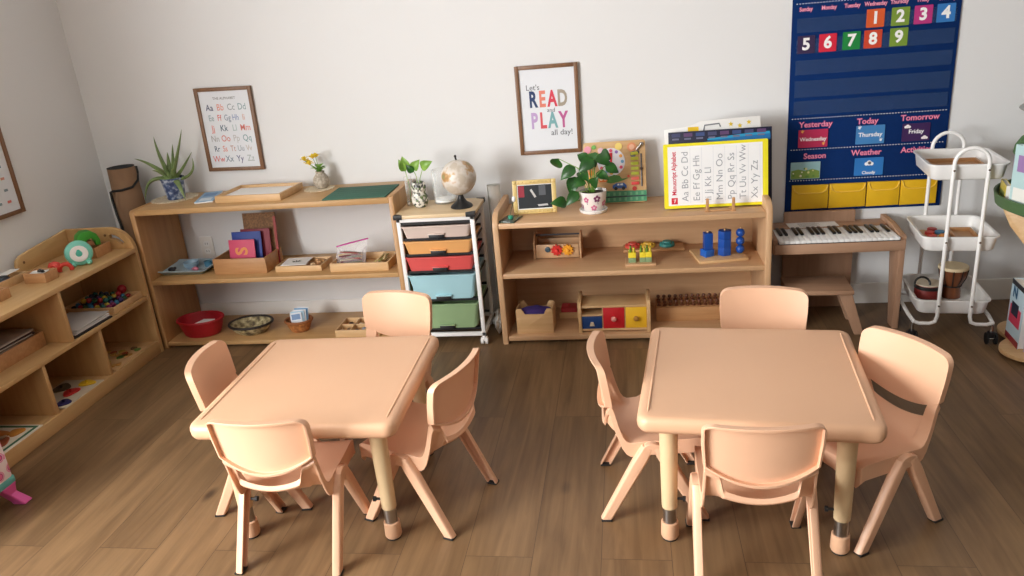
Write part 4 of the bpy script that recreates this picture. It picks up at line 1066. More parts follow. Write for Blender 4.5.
mb = MB(); mb.tube([(.018+.022*cos(R(a)), .012+.006*cos(R(a)), .008+.026*sin(R(a))) for a in range(-8, 191, 14)], .009, RC, 10); mb.build('arch', t)
t = thing('wooden_box', 'small wooden box with white and black contents on the cubby top', 'box', (.22, -.832, ZC), 0)
mb = MB(); tray(mb, -.05, .05, -.038, .038, 0, .042, .006, M['midwood']); mb.build('box', t)
t = thing('paper_card', 'small white card lying in the wooden box near the red toy', 'card', (.212, -.832, ZC+.0345), 0, rot=(R(6), 0, R(10)))
mb = MB(); mb.box(-.034, .034, -.022, .022, -.001, .0015, M['paper']); mb.build('card', t)
t = thing('clip', 'black clip lying on the white card in the small wooden box', 'clip', (.225, -.832, ZC+.0375), R(-20))
mb = MB(); mb.prism([(-.018, 0), (.018, 0), (.01, .009), (-.01, .009)], 'y', -.007, .007, M['black'], .001); mb.tube([(-.012, 0, .008), (-.004, 0, .013), (.004, 0, .013), (.012, 0, .008)], .0015, M['chrome'], 6); mb.build('jaw', t)
t = thing('wooden_box', 'wooden box behind the teal toy with a green toy on it', 'box', (.222, -.492, ZC), 0)
mb = MB(); tray(mb, -.05, .05, -.055, .055, 0, .048, .007, M['midwood']); mb.build('box', t)
t = thing('arch_toy', 'bright green arched toy on the wooden box behind the teal toy', 'toy', (.213, -.505, ZC+.0485), R(50))
GN = C(58, 148, 42, .5)
arch = [(-.048, 0), (-.050, .028), (-.040, .056), (-.018, .072), (.014, .070), (.038, .052), (.047, .026), (.046, 0), (.026, 0), (.025, .022), (.012, .036), (-.006, .032), (-.014, .016), (-.016, 0)]
mb = MB(); mb.prism(arch, 'y', -.03, .03, GN, .004); mb.build('arch', t)
mb = MB(); mb.prism([(-.01, 0), (.022, 0), (.020, .018), (.010, .028), (-.004, .025), (-.01, .012)], 'y', -.024, .02, C(150, 96, 60, .6), .003); mb.build('core', t)
t = thing('wooden_box', 'wooden box at the left end of the cubby shelf top', 'box', (.185, -1.09, ZC), 0)
mb = MB(); tray(mb, -.05, .05, -.068, .068, 0, .042, .007, M['midwood']); mb.build('box', t)
t = thing('wooden_tray', 'wooden tray with grey cloth at the back of the cubby top', 'tray', (.085, -.895, ZC), 0)
mb = MB(); tray(mb, -.045, .045, -.13, .098, 0, .034, .007, M['lightwood']); mb.build('tray_frame', t)
t = thing('cloth', 'folded blue-grey cloth lying in the tray on the cubby top', 'cloth', (.076, -.925, ZC+.0075), R(4))
mb = MB()
for i in range(4): mb.box(-.026+.001*i, .024-.002*i, -.085+.004*i, .08-.006*i, .010*i, .0095+.010*i, C(134, 140, 152, .9), .004)
mb.build('folds', t)
t = thing('paper_sheet', 'white paper sheet lying on the grey cloth in the tray', 'paper', (.098, -.855, ZC+.0485), R(6))
mb = MB(); mb.box(-.02, .02, -.04, .04, 0, .0015, M['paper']); mb.build('sheet', t)

ZD = .295
t = thing('bead_tray', 'wooden tray heaped with coloured beads in the upper right cubby', 'tray', (.21, -.522, ZD), R(0))
mb = MB(); tray(mb, -.125, .135, -.105, .108, 0, .03, .008, M['lightwood']); mb.build('tray_frame', t)
BC = [(30, 36, 60), (26, 96, 90), (160, 36, 44), (40, 90, 60), (196, 170, 60), (60, 130, 170), (130, 40, 90), (24, 28, 34), (70, 60, 120)]
k = 0
for layer, (nx, ny, z) in enumerate([(7, 6, .0222), (5, 4, .0435)]):
    for i in range(nx):
        for j in range(ny):
            x = .21+(i-(nx-1)/2)*.029+random.uniform(-.0025, .0025); y = -.52+(j-(ny-1)/2)*.029+random.uniform(-.0025, .0025)
            m1 = MB(); ci = random.randrange(9); c = BC[ci]; m1.ball((0, 0, 0), .0115+.001*random.random(), C(*c, .35), 10, (1, 1, random.choice((.8, 1, 1.1))))
            toy('bead', ['navy', 'teal', 'red', 'green', 'yellow', 'sky-blue', 'plum', 'black', 'violet'][ci]+' bead in the heap on the wooden bead tray', (x, y, ZD+z), [('ball', m1)], 'bead', random.uniform(0, 3), 'beads heaped on the wooden tray'); k += 1
t = thing('ball', 'dark red ball at the far end of the bead tray', 'ball', (.262, -.432, ZD+.050))
mb = MB(); mb.ball((0, 0, 0), .021, C(150, 26, 36, .35), 18); mb.build('ball', t)
t = thing('folder', 'black folder under white papers in the upper right cubby', 'folder', (.255, -.773, ZD), R(-2))
mb = MB(); mb.box(-.098, .098, -.125, .115, 0, .008, C(30, 30, 36, .5), .002); mb.build('cover', t)
for i in range(3):
    t = thing('paper_stack', ['white paper sheaf lying directly on the black folder', 'white paper sheaf in the middle of the pile on the folder', 'topmost white paper sheaf on the black folder'][i], 'paper', (.252-.002*i, -.77+.004*i, ZD+.0085+.007*i), R(-2+2*i), 'paper sheaves on the black folder')
    mb = MB(); n = 8; P = [(-.095+.19*q/n, .0005+.0022*abs(sin(q*.7+i))) for q in range(n+1)]; P2 = [(x, z+.0035) for x, z in P[::-1]]
    mb.prism(P+P2, 'y', -.115, .105, C(222-8*i, 220-8*i, 218-8*i, .8)); mb.build('sheets', t)
t = thing('file_box', 'long wooden box with brown folders in the upper left cubby', 'box', (.155, -1.15, ZD), 0)
mb = MB(); tray(mb, -.10, .10, -.2, .2, 0, .062, .008, M['midwood']); mb.build('box', t)
FB = [(96, 62, 48), (130, 104, 84), (84, 50, 42), (150, 128, 108), (70, 46, 42), (160, 148, 136)]
for i in range(6):
    t = thing('folder', ['dark brown folder at the bottom of the wooden file box', 'tan folder second from the bottom in the file box', 'maroon-brown folder third from the bottom in the file box', 'beige folder fourth from the bottom in the file box', 'near-black folder second from the top in the file box', 'pale grey folder topmost in the wooden file box'][i], 'folder', (.153, -1.155+.002*i, ZD+.022+.0115*i), 0, 'folders in the wooden file box', rot=(R(-1.2), 0, R(2*(i % 3)-2)))
    mb = MB(); mb.box(-.078, .082, -.178, .178, -.004, .0045, C(*FB[i], .6), .001); mb.box(-.07, .086, -.17, .16, -.0015, .0015, C(206, 200, 190, .8)); mb.build('cover', t)
ZE = .058
def puzzle(label, loc, sx, sy, rz, base, border, shapes):
    t = thing('puzzle', label, 'puzzle', loc, rz, 'wooden puzzles in the lower cubbies')
    mb = MB(); mb.box(-sx/2, sx/2, -sy/2, sy/2, 0, .008, base, .0015)
    if border: 
        for (x0, x1, y0, y1) in ((-sx/2+.01, sx/2-.01, -sy/2+.01, -sy/2+.022), (-sx/2+.01, sx/2-.01, sy/2-.022, sy/2-.01), (-sx/2+.01, -sx/2+.022, -sy/2+.022, sy/2-.022), (sx/2-.022, sx/2-.01, -sy/2+.022, sy/2-.022)): mb.box(x0, x1, y0, y1, .008, .0088, border)
    mb.build('board', t)
    for x, y, rx, ry, c, knob in shapes:
        mb = MB(); n = 20; w = random.uniform(0, 6)
        mb.prism([(x+rx*(1+.12*sin(3*2*pi*i/n+w))*cos(2*pi*i/n), y+ry*(1+.12*sin(3*2*pi*i/n+w))*sin(2*pi*i/n)) for i in range(n)], 'z', .008, .013, C(*c, .5), .001)
        if knob: mb.cyl((x, y), .005, .013, .024, C(*[max(0, v-30) for v in c], .5), 10, .001)
        mb.build('piece', t)
puzzle('beige puzzle with small green and red pieces in the lower right cubby', (.255, -.60, ZE), .19, .25, 0, M['lightwood'], None,
       [(random.uniform(-.075, .075), random.uniform(-.105, .105), .014, .016, random.choice([(96, 130, 60), (170, 80, 50), (180, 160, 70), (120, 90, 60), (80, 120, 60), (200, 150, 80)]), False) for i in range(22)])
puzzle('white puzzle with red, yellow and green fruit pieces in the middle lower cubby', (.262, -.945, ZE), .19, .25, 0, C(200, 186, 164, .5), None,
       [(-.05, .045, .034, .042, (84, 70, 50), True), (.038, .09, .036, .028, (226, 186, 40), True), (.022, .008, .03, .038, (186, 44, 40), True), (.058, -.085, .028, .03, (50, 46, 96), True), (-.05, -.07, .03, .034, (60, 100, 60), True)])
puzzle('framed puzzle with a green border in the lower left cubby', (.262, -1.31, ZE), .19, .22, 0, C(222, 216, 200, .5), C(52, 106, 72, .5),
       [(-.03, .03, .04, .03, (190, 120, 60), False), (.02, -.03, .036, .04, (150, 80, 50), False), (.03, .05, .026, .03, (206, 140, 60), False), (-.035, -.05, .03, .034, (46, 60, 96), False), (.0, .005, .02, .02, (206, 180, 150), False)])

# pink step stool at the left edge
t = thing('step_stool', 'pink child stool with circle pattern, cut off at the left edge', 'stool', (.485, -1.735, 0))
PKM = plain('pink_plastic', (222, 96, 168), .4)
PT, N_, L_, b_ = newmat('pink_circle_pattern')
tc = N_.new('ShaderNodeTexCoord'); vo = N_.new('ShaderNodeTexVoronoi'); vo.inputs['Scale'].default_value = 24; vo.inputs['Randomness'].default_value = .6
L_.new(tc.outputs['Object'], vo.inputs['Vector']); cr = N_.new('ShaderNodeValToRGB'); cr.color_ramp.interpolation = 'CONSTANT'; e = cr.color_ramp.elements
e[0].color = lin((226, 110, 160)); e[0].position = 0; e[1].position = .22; e[1].color = lin((190, 60, 130)); n_ = e.new(.3); n_.color = lin((238, 206, 222)); n_ = e.new(.34); n_.color = lin((232, 146, 186)); n_ = e.new(.42); n_.color = lin((240, 228, 232))
L_.new(vo.outputs['Distance'], cr.inputs['Fac']); L_.new(cr.outputs['Color'], b_.inputs['Base Color']); b_.inputs['Roughness'].default_value = .5
mb = MB(); mb.box(-.088, .091, -.14, .135, .095, .285, PT, .012); mb.build('body', t)
mb = MB(); mb.box(-.090, .093, -.142, .137, .084, .112, C(96, 170, 168, .5), .006); mb.build('trim_band', t)
mb = MB(); mb.box(-.093, .096, -.145, .14, .283, .305, PKM, .01); mb.build('seat', t)
for sx in (-1, 1):
    for sy in (-1, 1):
        mb = MB(); V = []
        for z, o, w in ((0, .118, .024), (.012, .114, .022), (.05, .096, .02), (.075, .086, .034), (.086, .085, .038)):
            x, y = sx*(o-.03), sy*(o+.02)
            V += [(x-w, y-w*.8, z), (x+w, y-w*.8, z), (x+w, y+w*.8, z), (x-w, y+w*.8, z)]
        F = [(3, 2, 1, 0), (16, 17, 18, 19)]
        for k in range(4):
            for j in range(4): F.append((k*4+j, k*4+(j+1) % 4, k*4+4+(j+1) % 4, k*4+4+j))
        mb.add(V, F, PKM); mb.build('leg', t, bevel=.004)

# ------------------------------------------------------------------ things on the drawer cart
ZK = .627
t = thing('glass_tube_vase', 'tall clear glass vase with a leaf cutting on the drawer cart', 'vase', (1.660, -.225, ZK))
GL = glass('clear_glass', (244, 248, 248), .03, .07)
mb = MB(); mb.lathe([(0, 0), (.016, 0), (.017, .003), (.017, .135), (.0155, .135), (.0155, .006), (0, .006)], GL, 22); mb.build('glass', t)
mb = MB(); mb.tube([(0, 0, .01), (.004, 0, .08), (-.004, -.004, .15), (-.008, -.004, .172)], .0016, M['lime_leaf'], 6); mb.build('stem', t)
mb = MB(); blade(mb, (-.004, -.004, .168), (-.012, -.006, .228), .046, M['lime_leaf'], up=Vector((.4, -1, .2)), heart=True); blade(mb, (-.004, -.004, .16), (-.03, -.006, .215), .036, M['lime_leaf'], up=Vector((.1, -1, .2)), heart=True); mb.build('leaves', t)
t = thing('mosaic_vase', 'small mosaic-patterned vase with leaf cuttings on the drawer cart', 'vase', (1.713, -.255, ZK))
MZ = blotch('mosaic', [(224, 222, 214), (60, 62, 60), (196, 196, 186), (120, 122, 116), (234, 232, 226), (90, 110, 70)], 95, .25, voronoi=True)
mb = MB(); mb.lathe([(0, 0), (.022, 0), (.03, .006), (.038, .026), (.038, .046), (.031, .06), (.029, .066), (.032, .076), (.034, .09), (.031, .106), (.027, .113), (.024, .112), (.028, .1), (.03, .088), (.026, .07), (0, .06)], MZ, 28); mb.build('body', t)
mb = MB()
for P in ([(0, 0, .07), (-.004, 0, .14), (-.014, -.004, .172)], [(0, 0, .07), (.012, 0, .13), (.028, -.004, .168), (.03, -.004, .178)]): mb.tube(P, .0016, M['lime_leaf'], 6)
mb.build('stems', t)
mb = MB(); blade(mb, (-.014, -.004, .17), (.022, -.006, .214), .044, M['lime_leaf'], up=Vector((0, -1, .3)), heart=True); blade(mb, (-.012, -.004, .160), (-.042, -.008, .196), .034, M['pothos'], up=Vector((0, -1, .2)), heart=True)
blade(mb, (.024, -.006, .176), (.080, -.012, .205), .046, M['lime_leaf'], up=Vector((0, -1, .3)), heart=True); mb.build('leaves', t)
t = thing('glass_candle_jar', 'clear glass jar with a white candle behind the globe', 'candle', (1.814, -.190, ZK))
mb = MB(); mb.lathe([(0, 0), (.048, 0), (.051, .004), (.051, .152), (.049, .152), (.049, .008), (0, .008)], GL, 30); mb.build('jar', t)
mb = MB(); mb.lathe([(0, .0085), (.0485, .0085), (.0485, .018), (0, .019)], M['white'], 30); mb.build('candle', t)
t = thing('globe', 'small antique-coloured globe on a black stand on the drawer cart', 'globe', (1.910, -.295, ZK))
mb = MB(); mb.lathe([(0, 0), (.048, 0), (.05, .003), (.046, .010), (.026, .024), (.016, .038), (.011, .052), (.012, .058), (0, .060)], M['black'], 28); mb.build('base', t)
GM = blotch('antique_map', [(196, 184, 168), (212, 204, 194), (218, 210, 202), (196, 160, 110), (176, 130, 84), (150, 150, 100)], 13, .4, lo=.42, hi=.66)
mb = MB(); mb.ball((0, 0, .133), .077, GM, 36); mb.build('sphere', t)
mb = MB(); mb.tube([(-.003, 0, .209), (-.006, 0, .222)], .004, M['black'], 10); mb.ball((-.006, 0, .226), .006, M['black'], 10); mb.tube([(.0, 0, .055), (0, 0, .06)], .008, M['black'], 10)
mb.build('axis_pin', t)
t = thing('paper_roll', 'tall roll of white paper standing behind the drawer cart', 'paper roll', (2.0225, -.085, 0))
V = []; F = []; n = 60
for k in range(n):
    q = k/(n-1); a = q*2*pi*2.6; r = .018+.0155*q
    for z in (.001, .672): V.append((r*cos(a), r*sin(a), z))
for k in range(n-1): F.append((2*k, 2*k+2, 2*k+3, 2*k+1))
mb = MB(); mb.add(V, F, plain('tracing_paper', (240, 240, 236), .6)); o = mb.build('sheet', t); md = o.modifiers.new('thick', 'SOLIDIFY'); md.thickness = .0012
t = thing('plastic_bag', 'crumpled pale plastic bag on the floor beside the beech shelf', 'bag', (2.022, -.235, 0), 0)
b = bmesh.new(); bmesh.ops.create_icosphere(b, subdivisions=4, radius=1)
for v in b.verts:
    nv = noise.noise(v.co*2.3)*.3+noise.noise(v.co*6)*.12
    v.co = Vector((v.co.x*.024*(1+nv*.6), v.co.y*.07*(1+nv), max(.001, .055+v.co.z*.055*(1+nv))))
mb = MB(); mb.bm(b, plain('pale_film', (200, 202, 202), .3)); mb.build('film', t)

# ------------------------------------------------------------------ things on top of the beech shelf
ZT = .565
t = thing('photo_clip', 'dark glass tile with a teal knob and white bud on the beech shelf', 'ornament', (2.128, -.325, ZT), R(-14))
mb = MB(); mb.box(-.036, .036, -.055, .055, 0, .007, plain('smoked_glass', (58, 74, 66), .12, spec=.6), .0015); mb.build('tile', t)
mb = MB(); mb.lathe([(0, .007), (.011, .007), (.011, .018), (.007, .021), (0, .022)], C(52, 150, 120, .35), 20); mb.build('knob', t)
mb = MB(); mb.tube([(0, 0, .02), (.006, .0, .045), (.018, 0, .075), (.022, 0, .088)], .0013, C(70, 90, 66, .5), 6); mb.build('stem', t)
mb = MB(); mb.ball((.022, 0, .094), .010, M['white'], 14, (.9, .8, 1.3)); mb.build('bud', t)
t = thing('gold_photo_frame', 'gold ornate photo frame with a dark photograph on the beech shelf', 'photo frame', (2.229, -.238, ZT+.001), R(4), rot=(R(-9), 0, R(3)))
GD = plain('gold_frame', (216, 190, 124), .35, var=.12, scale=60)
mb = MB(); w_, h_ = .194, .150; fb = .020
for x0, x1, z0, z1 in ((-w_/2, -w_/2+fb, 0, h_), (w_/2-fb, w_/2, 0, h_), (-w_/2+fb, w_/2-fb, 0, fb), (-w_/2+fb, w_/2-fb, h_-fb, h_)): mb.box(x0, x1, -.007, .007, z0, z1, GD, .003)
for sx in (-1, 1):
    for z in (.01, h_-.01): mb.ball((sx*(w_/2-.01), -.007, z), .008, GD, 10, (1, .5, 1))
for i in range(9): mb.ball((-.07+.0175*i, -.007, .01), .004, GD, 8); mb.ball((-.07+.0175*i, -.007, h_-.01), .004, GD, 8)
mb.build('frame', t)
mb = MB(); mb.box(-w_/2+fb-.002, w_/2-fb+.002, -.003, .004, fb-.002, h_-fb+.002, C(34, 38, 42, .25))
mb.box(-w_/2+fb-.001, -w_/2+fb+.004, -.0034, 0, fb, h_-fb, M['paper']); mb.box(-w_/2+fb, w_/2-fb, -.0034, 0, fb-.001, fb+.004, M['paper']); mb.box(-w_/2+fb, w_/2-fb, -.0034, 0, h_-fb-.003, h_-fb+.001, M['paper'])
mb.box(-.072, -.045, -.0033, 0, .075, .125, C(150, 40, 56, .25)); mb.box(.02, .05, -.0033, 0, .08, .124, C(84, 88, 94, .25))
mb.prism([(-.02, .105), (-.012, .11), (.008, .075), (.0, .07)], 'y', -.0036, -.002, C(206, 204, 202, .25)); mb.prism([(.012, .04), (.055, .042), (.06, .034), (.016, .032)], 'y', -.0036, -.002, C(190, 190, 192, .25)); mb.build('photograph', t)
mb = MB(); mb.prism([(.004, .085), (.007, .085), (.052, .008), (.048, .006)], 'x', -.02, .02, C(40, 36, 34, .7)); mb.build('easel_strut', t)

t = thing('pothos_plant', 'pothos with dark leaves in a flowered white pot on the beech shelf', 'plant', (2.487, -.252, ZT))
mb = MB(); mb.lathe([(0, 0), (.052, 0), (.058, .004), (.062, .015), (.060, .017), (.052, .009), (0, .009)], M['white'], 32); mb.build('saucer', t)
PW = C(232, 226, 222, .25, coat=.3)
prof = [(0, .0095), (.043, .0095), (.047, .014), (.056, .05), (.0605, .09), (.0605, .096), (.057, .096), (.053, .08), (0, .08)]
mb = MB(); mb.lathe(prof, PW, 40)
def pr_(z):
    for (r0, z0), (r1, z1) in zip(prof[1:5], prof[2:6]):
        if z0 <= z <= z1: return r0+(r1-r0)*(z-z0)/max(z1-z0, 1e-6)
    return .0605
for a0, z0, s_, c in ((-118, .066, .013, (196, 100, 140)), (-70, .070, .016, (120, 56, 96)), (-84, .030, .014, (204, 116, 150)), (-30, .045, .014, (196, 100, 140)), (-150, .035, .012, (130, 60, 100)), (20, .06, .014, (196, 100, 140)), (100, .05, .014, (190, 90, 130)), (160, .06, .013, (196, 110, 150))):
    for k in range(5):
        b_ = 2*pi*k/5+.3; V = []
        for q in range(8):
            u = 2*pi*q/8; du = s_*(.62*cos(b_)+.40*cos(u)); dz = s_*(.62*sin(b_)+.40*sin(u)); z = z0+dz; rr = pr_(z)+.0005
            an = R(a0)+du/rr; V.append((rr*cos(an), rr*sin(an), z))
        mb.quad(V, C(*c, .3))
    mb.tube([((pr_(z0-s_*f)+.0006)*cos(R(a0)+.05*f), (pr_(z0-s_*f)+.0006)*sin(R(a0)+.05*f), z0-s_*f) for f in (.6, 1.1, 1.6)], .0009, C(70, 60, 70, .4), 5)
mb.build('pot', t)
mb = MB(); mb.lathe([(0, .0802), (.0525, .0802), (.0525, .086), (0, .088)], M['soil'], 28); mb.build('soil', t)
vm = MB(); lm = MB()
LV = [(-.14, -.01, .245, -.155, .03, .20, .06), (-.075, 0, .16, -.095, -.03, .085, .06), (.035, .02, .24, .085, .02, .225, .07), (-.012, .0, .255, .02, -.02, .20, .07), (.012, -.02, .235, -.055, -.04, .185, .06),
      (-.055, .02, .18, -.012, -.03, .14, .05), (.0, -.02, .12, .03, -.05, .165, .05), (-.06, -.03, .10, -.115, -.05, .045, .05), (.058, .0, .20, .115, .01, .165, .05), (-.115, .0, .045, -.185, -.035, .055, .055),
      (-.07, .0, .205, -.135, -.01, .15, .055), (.02, .01, .17, .075, -.01, .14, .045), (-.03, -.02, .15, -.085, -.045, .125, .05), (.03, -.02, .255, .075, -.03, .205, .06), (-.02, .02, .225, -.06, .03, .25, .05)]
for bx, by, bz, tx, ty, tz, w_ in LV:
    vm.tube([(bx*.15, by*.2, .085), (bx*.4, by*.5, .085+(bz-.085)*.7), (bx, by, bz)], .0016, M['lime_leaf'], 6)
    blade(lm, (bx, by, bz), (tx, ty, tz), w_, M['pothos'], up=Vector((.1, -.8, .5)), cup=.12, heart=True)
vm.build('stems', t); lm.build('leaves', t)

# busy board
t = thing('busy_board', 'wooden activity board with clock and bright shapes leaning on the wall', 'toy', (2.584, -.128, ZT+.002), 0, rot=(R(-11), 0, R(1)))
bw, bh = .276, .276
mb = MB(); mb.prism(rrect(-bw/2, bw/2, 0, bh, .012), 'y', 0, .012, M['lightwood'], .002); mb.build('panel', t)
def flat(mb, poly, y, c): mb.prism(poly, 'y', y, .0005, C(*c, .5))
def circ(x, z, r, n=16): return [(x+r*cos(2*pi*i/n), z+r*sin(2*pi*i/n)) for i in range(n)]
mb = MB(); flat(mb, [(-bw/2, .004), (bw/2, .004), (bw/2, .052), (-bw/2, .058)], -.0025, (70, 142, 104))
for i in range(11): flat(mb, [(-bw/2+.002+.025*i, .010), (-bw/2+.012+.025*i, .010), (-bw/2+.012+.025*i, .024), (-bw/2+.002+.025*i, .024)], -.0045, (110, 170, 130)); flat(mb, [(-bw/2+.002+.025*i, .034), (-bw/2+.012+.025*i, .034), (-bw/2+.012+.025*i, .048), (-bw/2+.002+.025*i, .048)], -.0045, (110, 170, 130))
flat(mb, [(-bw/2, .026), (bw/2, .026), (bw/2, .031), (-bw/2, .031)], -.005, (40, 50, 60)); mb.build('green_track', t)
mb = MB(); flat(mb, circ(-.015, .185, .062, 28), -.003, (232, 230, 238))
for i in range(12): flat(mb, circ(-.015+.05*sin(2*pi*i/12), .185+.05*cos(2*pi*i/12), .0075, 10), -.005, [(226, 90, 120), (150, 120, 190), (240, 170, 80), (120, 170, 210)][i % 4])
flat(mb, [(-.019, .185), (-.011, .185), (-.009, .226), (-.021, .226)], -.0065, (206, 40, 54)); flat(mb, [(-.015, .181), (-.015, .189), (-.04, .196), (-.042, .188)], -.006, (40, 60, 120)); mb.build('clock', t)
for i in range(7):
    mb = MB(); z = .21-.022*i; mb.box(.072, .106, -.006, 0, z, z+.014, C(*[(196, 200, 60), (206, 206, 70), (186, 196, 60), (200, 206, 80), (190, 200, 70), (226, 110, 90), (216, 70, 70)][i], .5), .001); mb.build('slat', t)
mb = MB(); mb.tube([(.118, -.004, .07), (.118, -.004, .215)], .003, C(70, 70, 76, .4), 8); mb.ball((.118, -.006, .15), .007, C(60, 40, 36, .4), 10); mb.build('slider', t)
mb = MB(); flat(mb, circ(.078, .246, .02, 20), -.004, (226, 150, 110)); flat(mb, circ(.078, .246, .012, 16), -.006, (240, 190, 160)); mb.build('gear', t)
mb = MB(); mb.tube([(.098, -.006, .232), (.118, -.008, .254)], .006, M['chrome'], 10); mb.ball((.12, -.008, .257), .009, M['chrome'], 10); mb.build('latch', t)
for x, z, r, c in ((.083, .214, .013, (120, 120, 126)), (.105, .222, .006, (80, 80, 84))):
    mb = MB(); mb.lathe([(0, 0), (r, 0), (r, .004), (0, .006)], C(*c, .35), 16, Matrix.Translation((x, 0, z)) @ Matrix.Rotation(R(90), 4, 'X')); mb.build('dial', t)
mb = MB(); flat(mb, [(-.012, .066), (.05, .066), (.05, .078), (.038, .090), (.006, .090), (-.012, .08)], -.005, (54, 96, 170)); flat(mb, [(.008, .079), (.018, .079), (.018, .087), (.01, .087)], -.0065, (230, 236, 240)); flat(mb, [(.022, .079), (.034, .079), (.034, .087), (.022, .087)], -.0065, (230, 236, 240)); flat(mb, circ(.002, .066, .008, 12), -.0065, (40, 40, 44)); flat(mb, circ(.036, .066, .008, 12), -.0065, (40, 40, 44)); mb.build('car', t)
mb = MB(); flat(mb, [(-.07, .098), (-.035, .098), (-.03, .118), (-.052, .128), (-.075, .118)], -.005, (226, 120, 50)); flat(mb, circ(-.062, .112, .008, 12), -.0065, (240, 220, 180)); flat(mb, circ(-.044, .112, .008, 12), -.0065, (240, 220, 180)); mb.build('owl', t)
mb = MB(); flat(mb, [(-.04, .095), (-.02, .090), (.01, .094), (.04, .102), (.06, .112), (.03, .108), (.02, .122), (-.005, .128), (-.03, .118)], -.005, (76, 128, 56)); mb.build('leaf_shape', t)
for i, (x, z, r, c) in enumerate([(-.118, .245, .016, (236, 160, 180)), (-.09, .254, .010, (120, 180, 90)), (-.06, .238, .013, (226, 190, 200)), (-.1, .215, .012, (236, 200, 60)), (-.115, .17, .015, (226, 70, 60)), (-.105, .14, .012, (230, 140, 50)), (-.11, .11, .013, (230, 190, 60)), (.02, .252, .016, (240, 214, 120)), (.085, .062, .010, (190, 60, 50)), (.06, .118, .006, (200, 80, 60))]):
    mb = MB(); flat(mb, circ(x, z, r), -.005, c); mb.build('shape', t)

# stand with practice boards
def leaning(name, label, loc, w, h, d, tilt, parts, cat, grp=None, rz=0):
    t = thing(name, label, cat, loc, 0, grp, rot=(tilt, 0, rz))
    for nm, m_ in parts: m_.build(nm, t, sharp=30)
    return t
YB = (236, 224, 40)
m1 = MB(); w_, h_ = .428, .272; m1.prism(rrect(-w_/2, w_/2, 0, h_, .006), 'y', -.001, .002, C(*YB, .35)); m1.box(-w_/2, w_/2, -.0008, .0022, 0, .006, C(60, 140, 70, .4))
m1.box(-w_/2+.018, w_/2-.022, -.0016, 0, .012, h_-.012, C(240, 241, 242, .35))
UP = R(90)
GR_ = C(150, 154, 162, .6)
for i, col in enumerate(['Aa Bb Cc Dd', 'Ee Ff Gg Hh', 'Ii Jj Kk Ll', 'Mm Nn Oo', 'Pp Qq Rr Ss', 'Tt Uu Vv Ww', 'Xx Yy Zz']):
    m1.text(col, .039, GR_, wallT(-w_/2+.089+.0475*i, -.0018, .028, UP), -.004, align='LEFT', xs=1.0 if len(col) > 9 else 1.05)
    m1.box(-w_/2+.089+.0475*i+.021, -w_/2+.089+.0475*i+.0218, -.0019, -.0015, .02, h_-.02, C(190, 196, 206, .6))
RDL = C(204, 40, 70, .5)
m1.text('Manuscript Alphabet', .026, RDL, wallT(-w_/2+.043, -.0018, .056, UP), .02, align='LEFT', xs=.84)
m1.box(-w_/2+.030, -w_/2+.056, -.0021, -.0015, .018, .045, C(206, 30, 50, .5)); m1.prism([(-w_/2+.036, .036), (-w_/2+.050, .040), (-w_/2+.048, .036), (-w_/2+.044, .024), (-w_/2+.040, .024), (-w_/2+.044, .036)], 'y', -.0024, -.0018, M['white'])
leaning('alphabet_board', 'yellow-edged Manuscript Alphabet board at the front of the book rack', (3.006, -.284, ZT+.0055), w_, h_, .003, R(-10), [('board', m1)], 'board', 'boards in the book rack', R(.5))
m1 = MB(); w_, h_ = .424, .316; m1.box(-w_/2, w_/2, -.002, .002, 0, h_, C(26, 30, 58, .4), .001)
m1.prism([(-.05, .274), (w_/2-.008, .288), (w_/2-.008, .298), (.08, .292), (-.05, .281)], 'y', -.0028, 0, C(40, 150, 196, .4)); m1.prism([(-.09, h_-.052), (w_/2-.006, h_-.052), (w_/2-.006, h_-.026), (-.02, h_-.040)], 'y', -.0026, 0, C(30, 110, 170, .4))
for i in range(8): m1.box(-w_/2+.014+.05*i, -w_/2+.05+.05*i, -.003, 0, h_-.022, h_-.007, C(*[(70, 74, 110), (96, 70, 110), (60, 80, 130)][i % 3], .4)); m1.box(-w_/2+.016+.05*i, -w_/2+.044+.05*i, -.0032, 0, h_-.034, h_-.027, C(110, 112, 140, .4))
leaning('practice_board', 'dark navy practice board behind the yellow alphabet board', (3.028, -.256, ZT+.0055), w_, h_, .004, R(-10), [('board', m1)], 'board', 'boards in the book rack', R(.5))
m1 = MB(); w_, h_ = .398, .356
m1.prism([(-w_/2, 0), (w_/2, 0), (w_/2, h_), (.16, h_), (-.05, h_-.006), (-.09, h_-.024), (-w_/2, h_-.034)], 'y', -.004, .004, C(236, 236, 234, .4), .001)
m1.box(-.10, -.055, -.0048, 0, h_-.05, h_-.028, C(236, 196, 40, .4)); m1.tube([(-.035, -.005, h_-.046), (-.03, -.005, h_-.024), (.03, -.005, h_-.020), (.035, -.005, h_-.034)], .0028, C(120, 124, 130, .4), 8)
for x, z in ((.078, h_-.026), (.115, h_-.034), (.152, h_-.022)):
    m1.prism([(x+(.011 if i % 2 == 0 else .005)*sin(pi*i/5), z+(.011 if i % 2 == 0 else .005)*cos(pi*i/5)) for i in range(10)], 'y', -.005, 0, C(220, 190, 50, .4))
leaning('board_book', 'white board book with yellow stars at the back of the rack', (3.00, -.223, ZT+.0055), w_, h_, .008, R(-10), [('board', m1)], 'book', 'boards in the book rack', R(.5))
t = thing('book_rack', 'low wooden rack with upright pegs holding the alphabet board', 'rack', (3.018, -.27, ZT), 0)
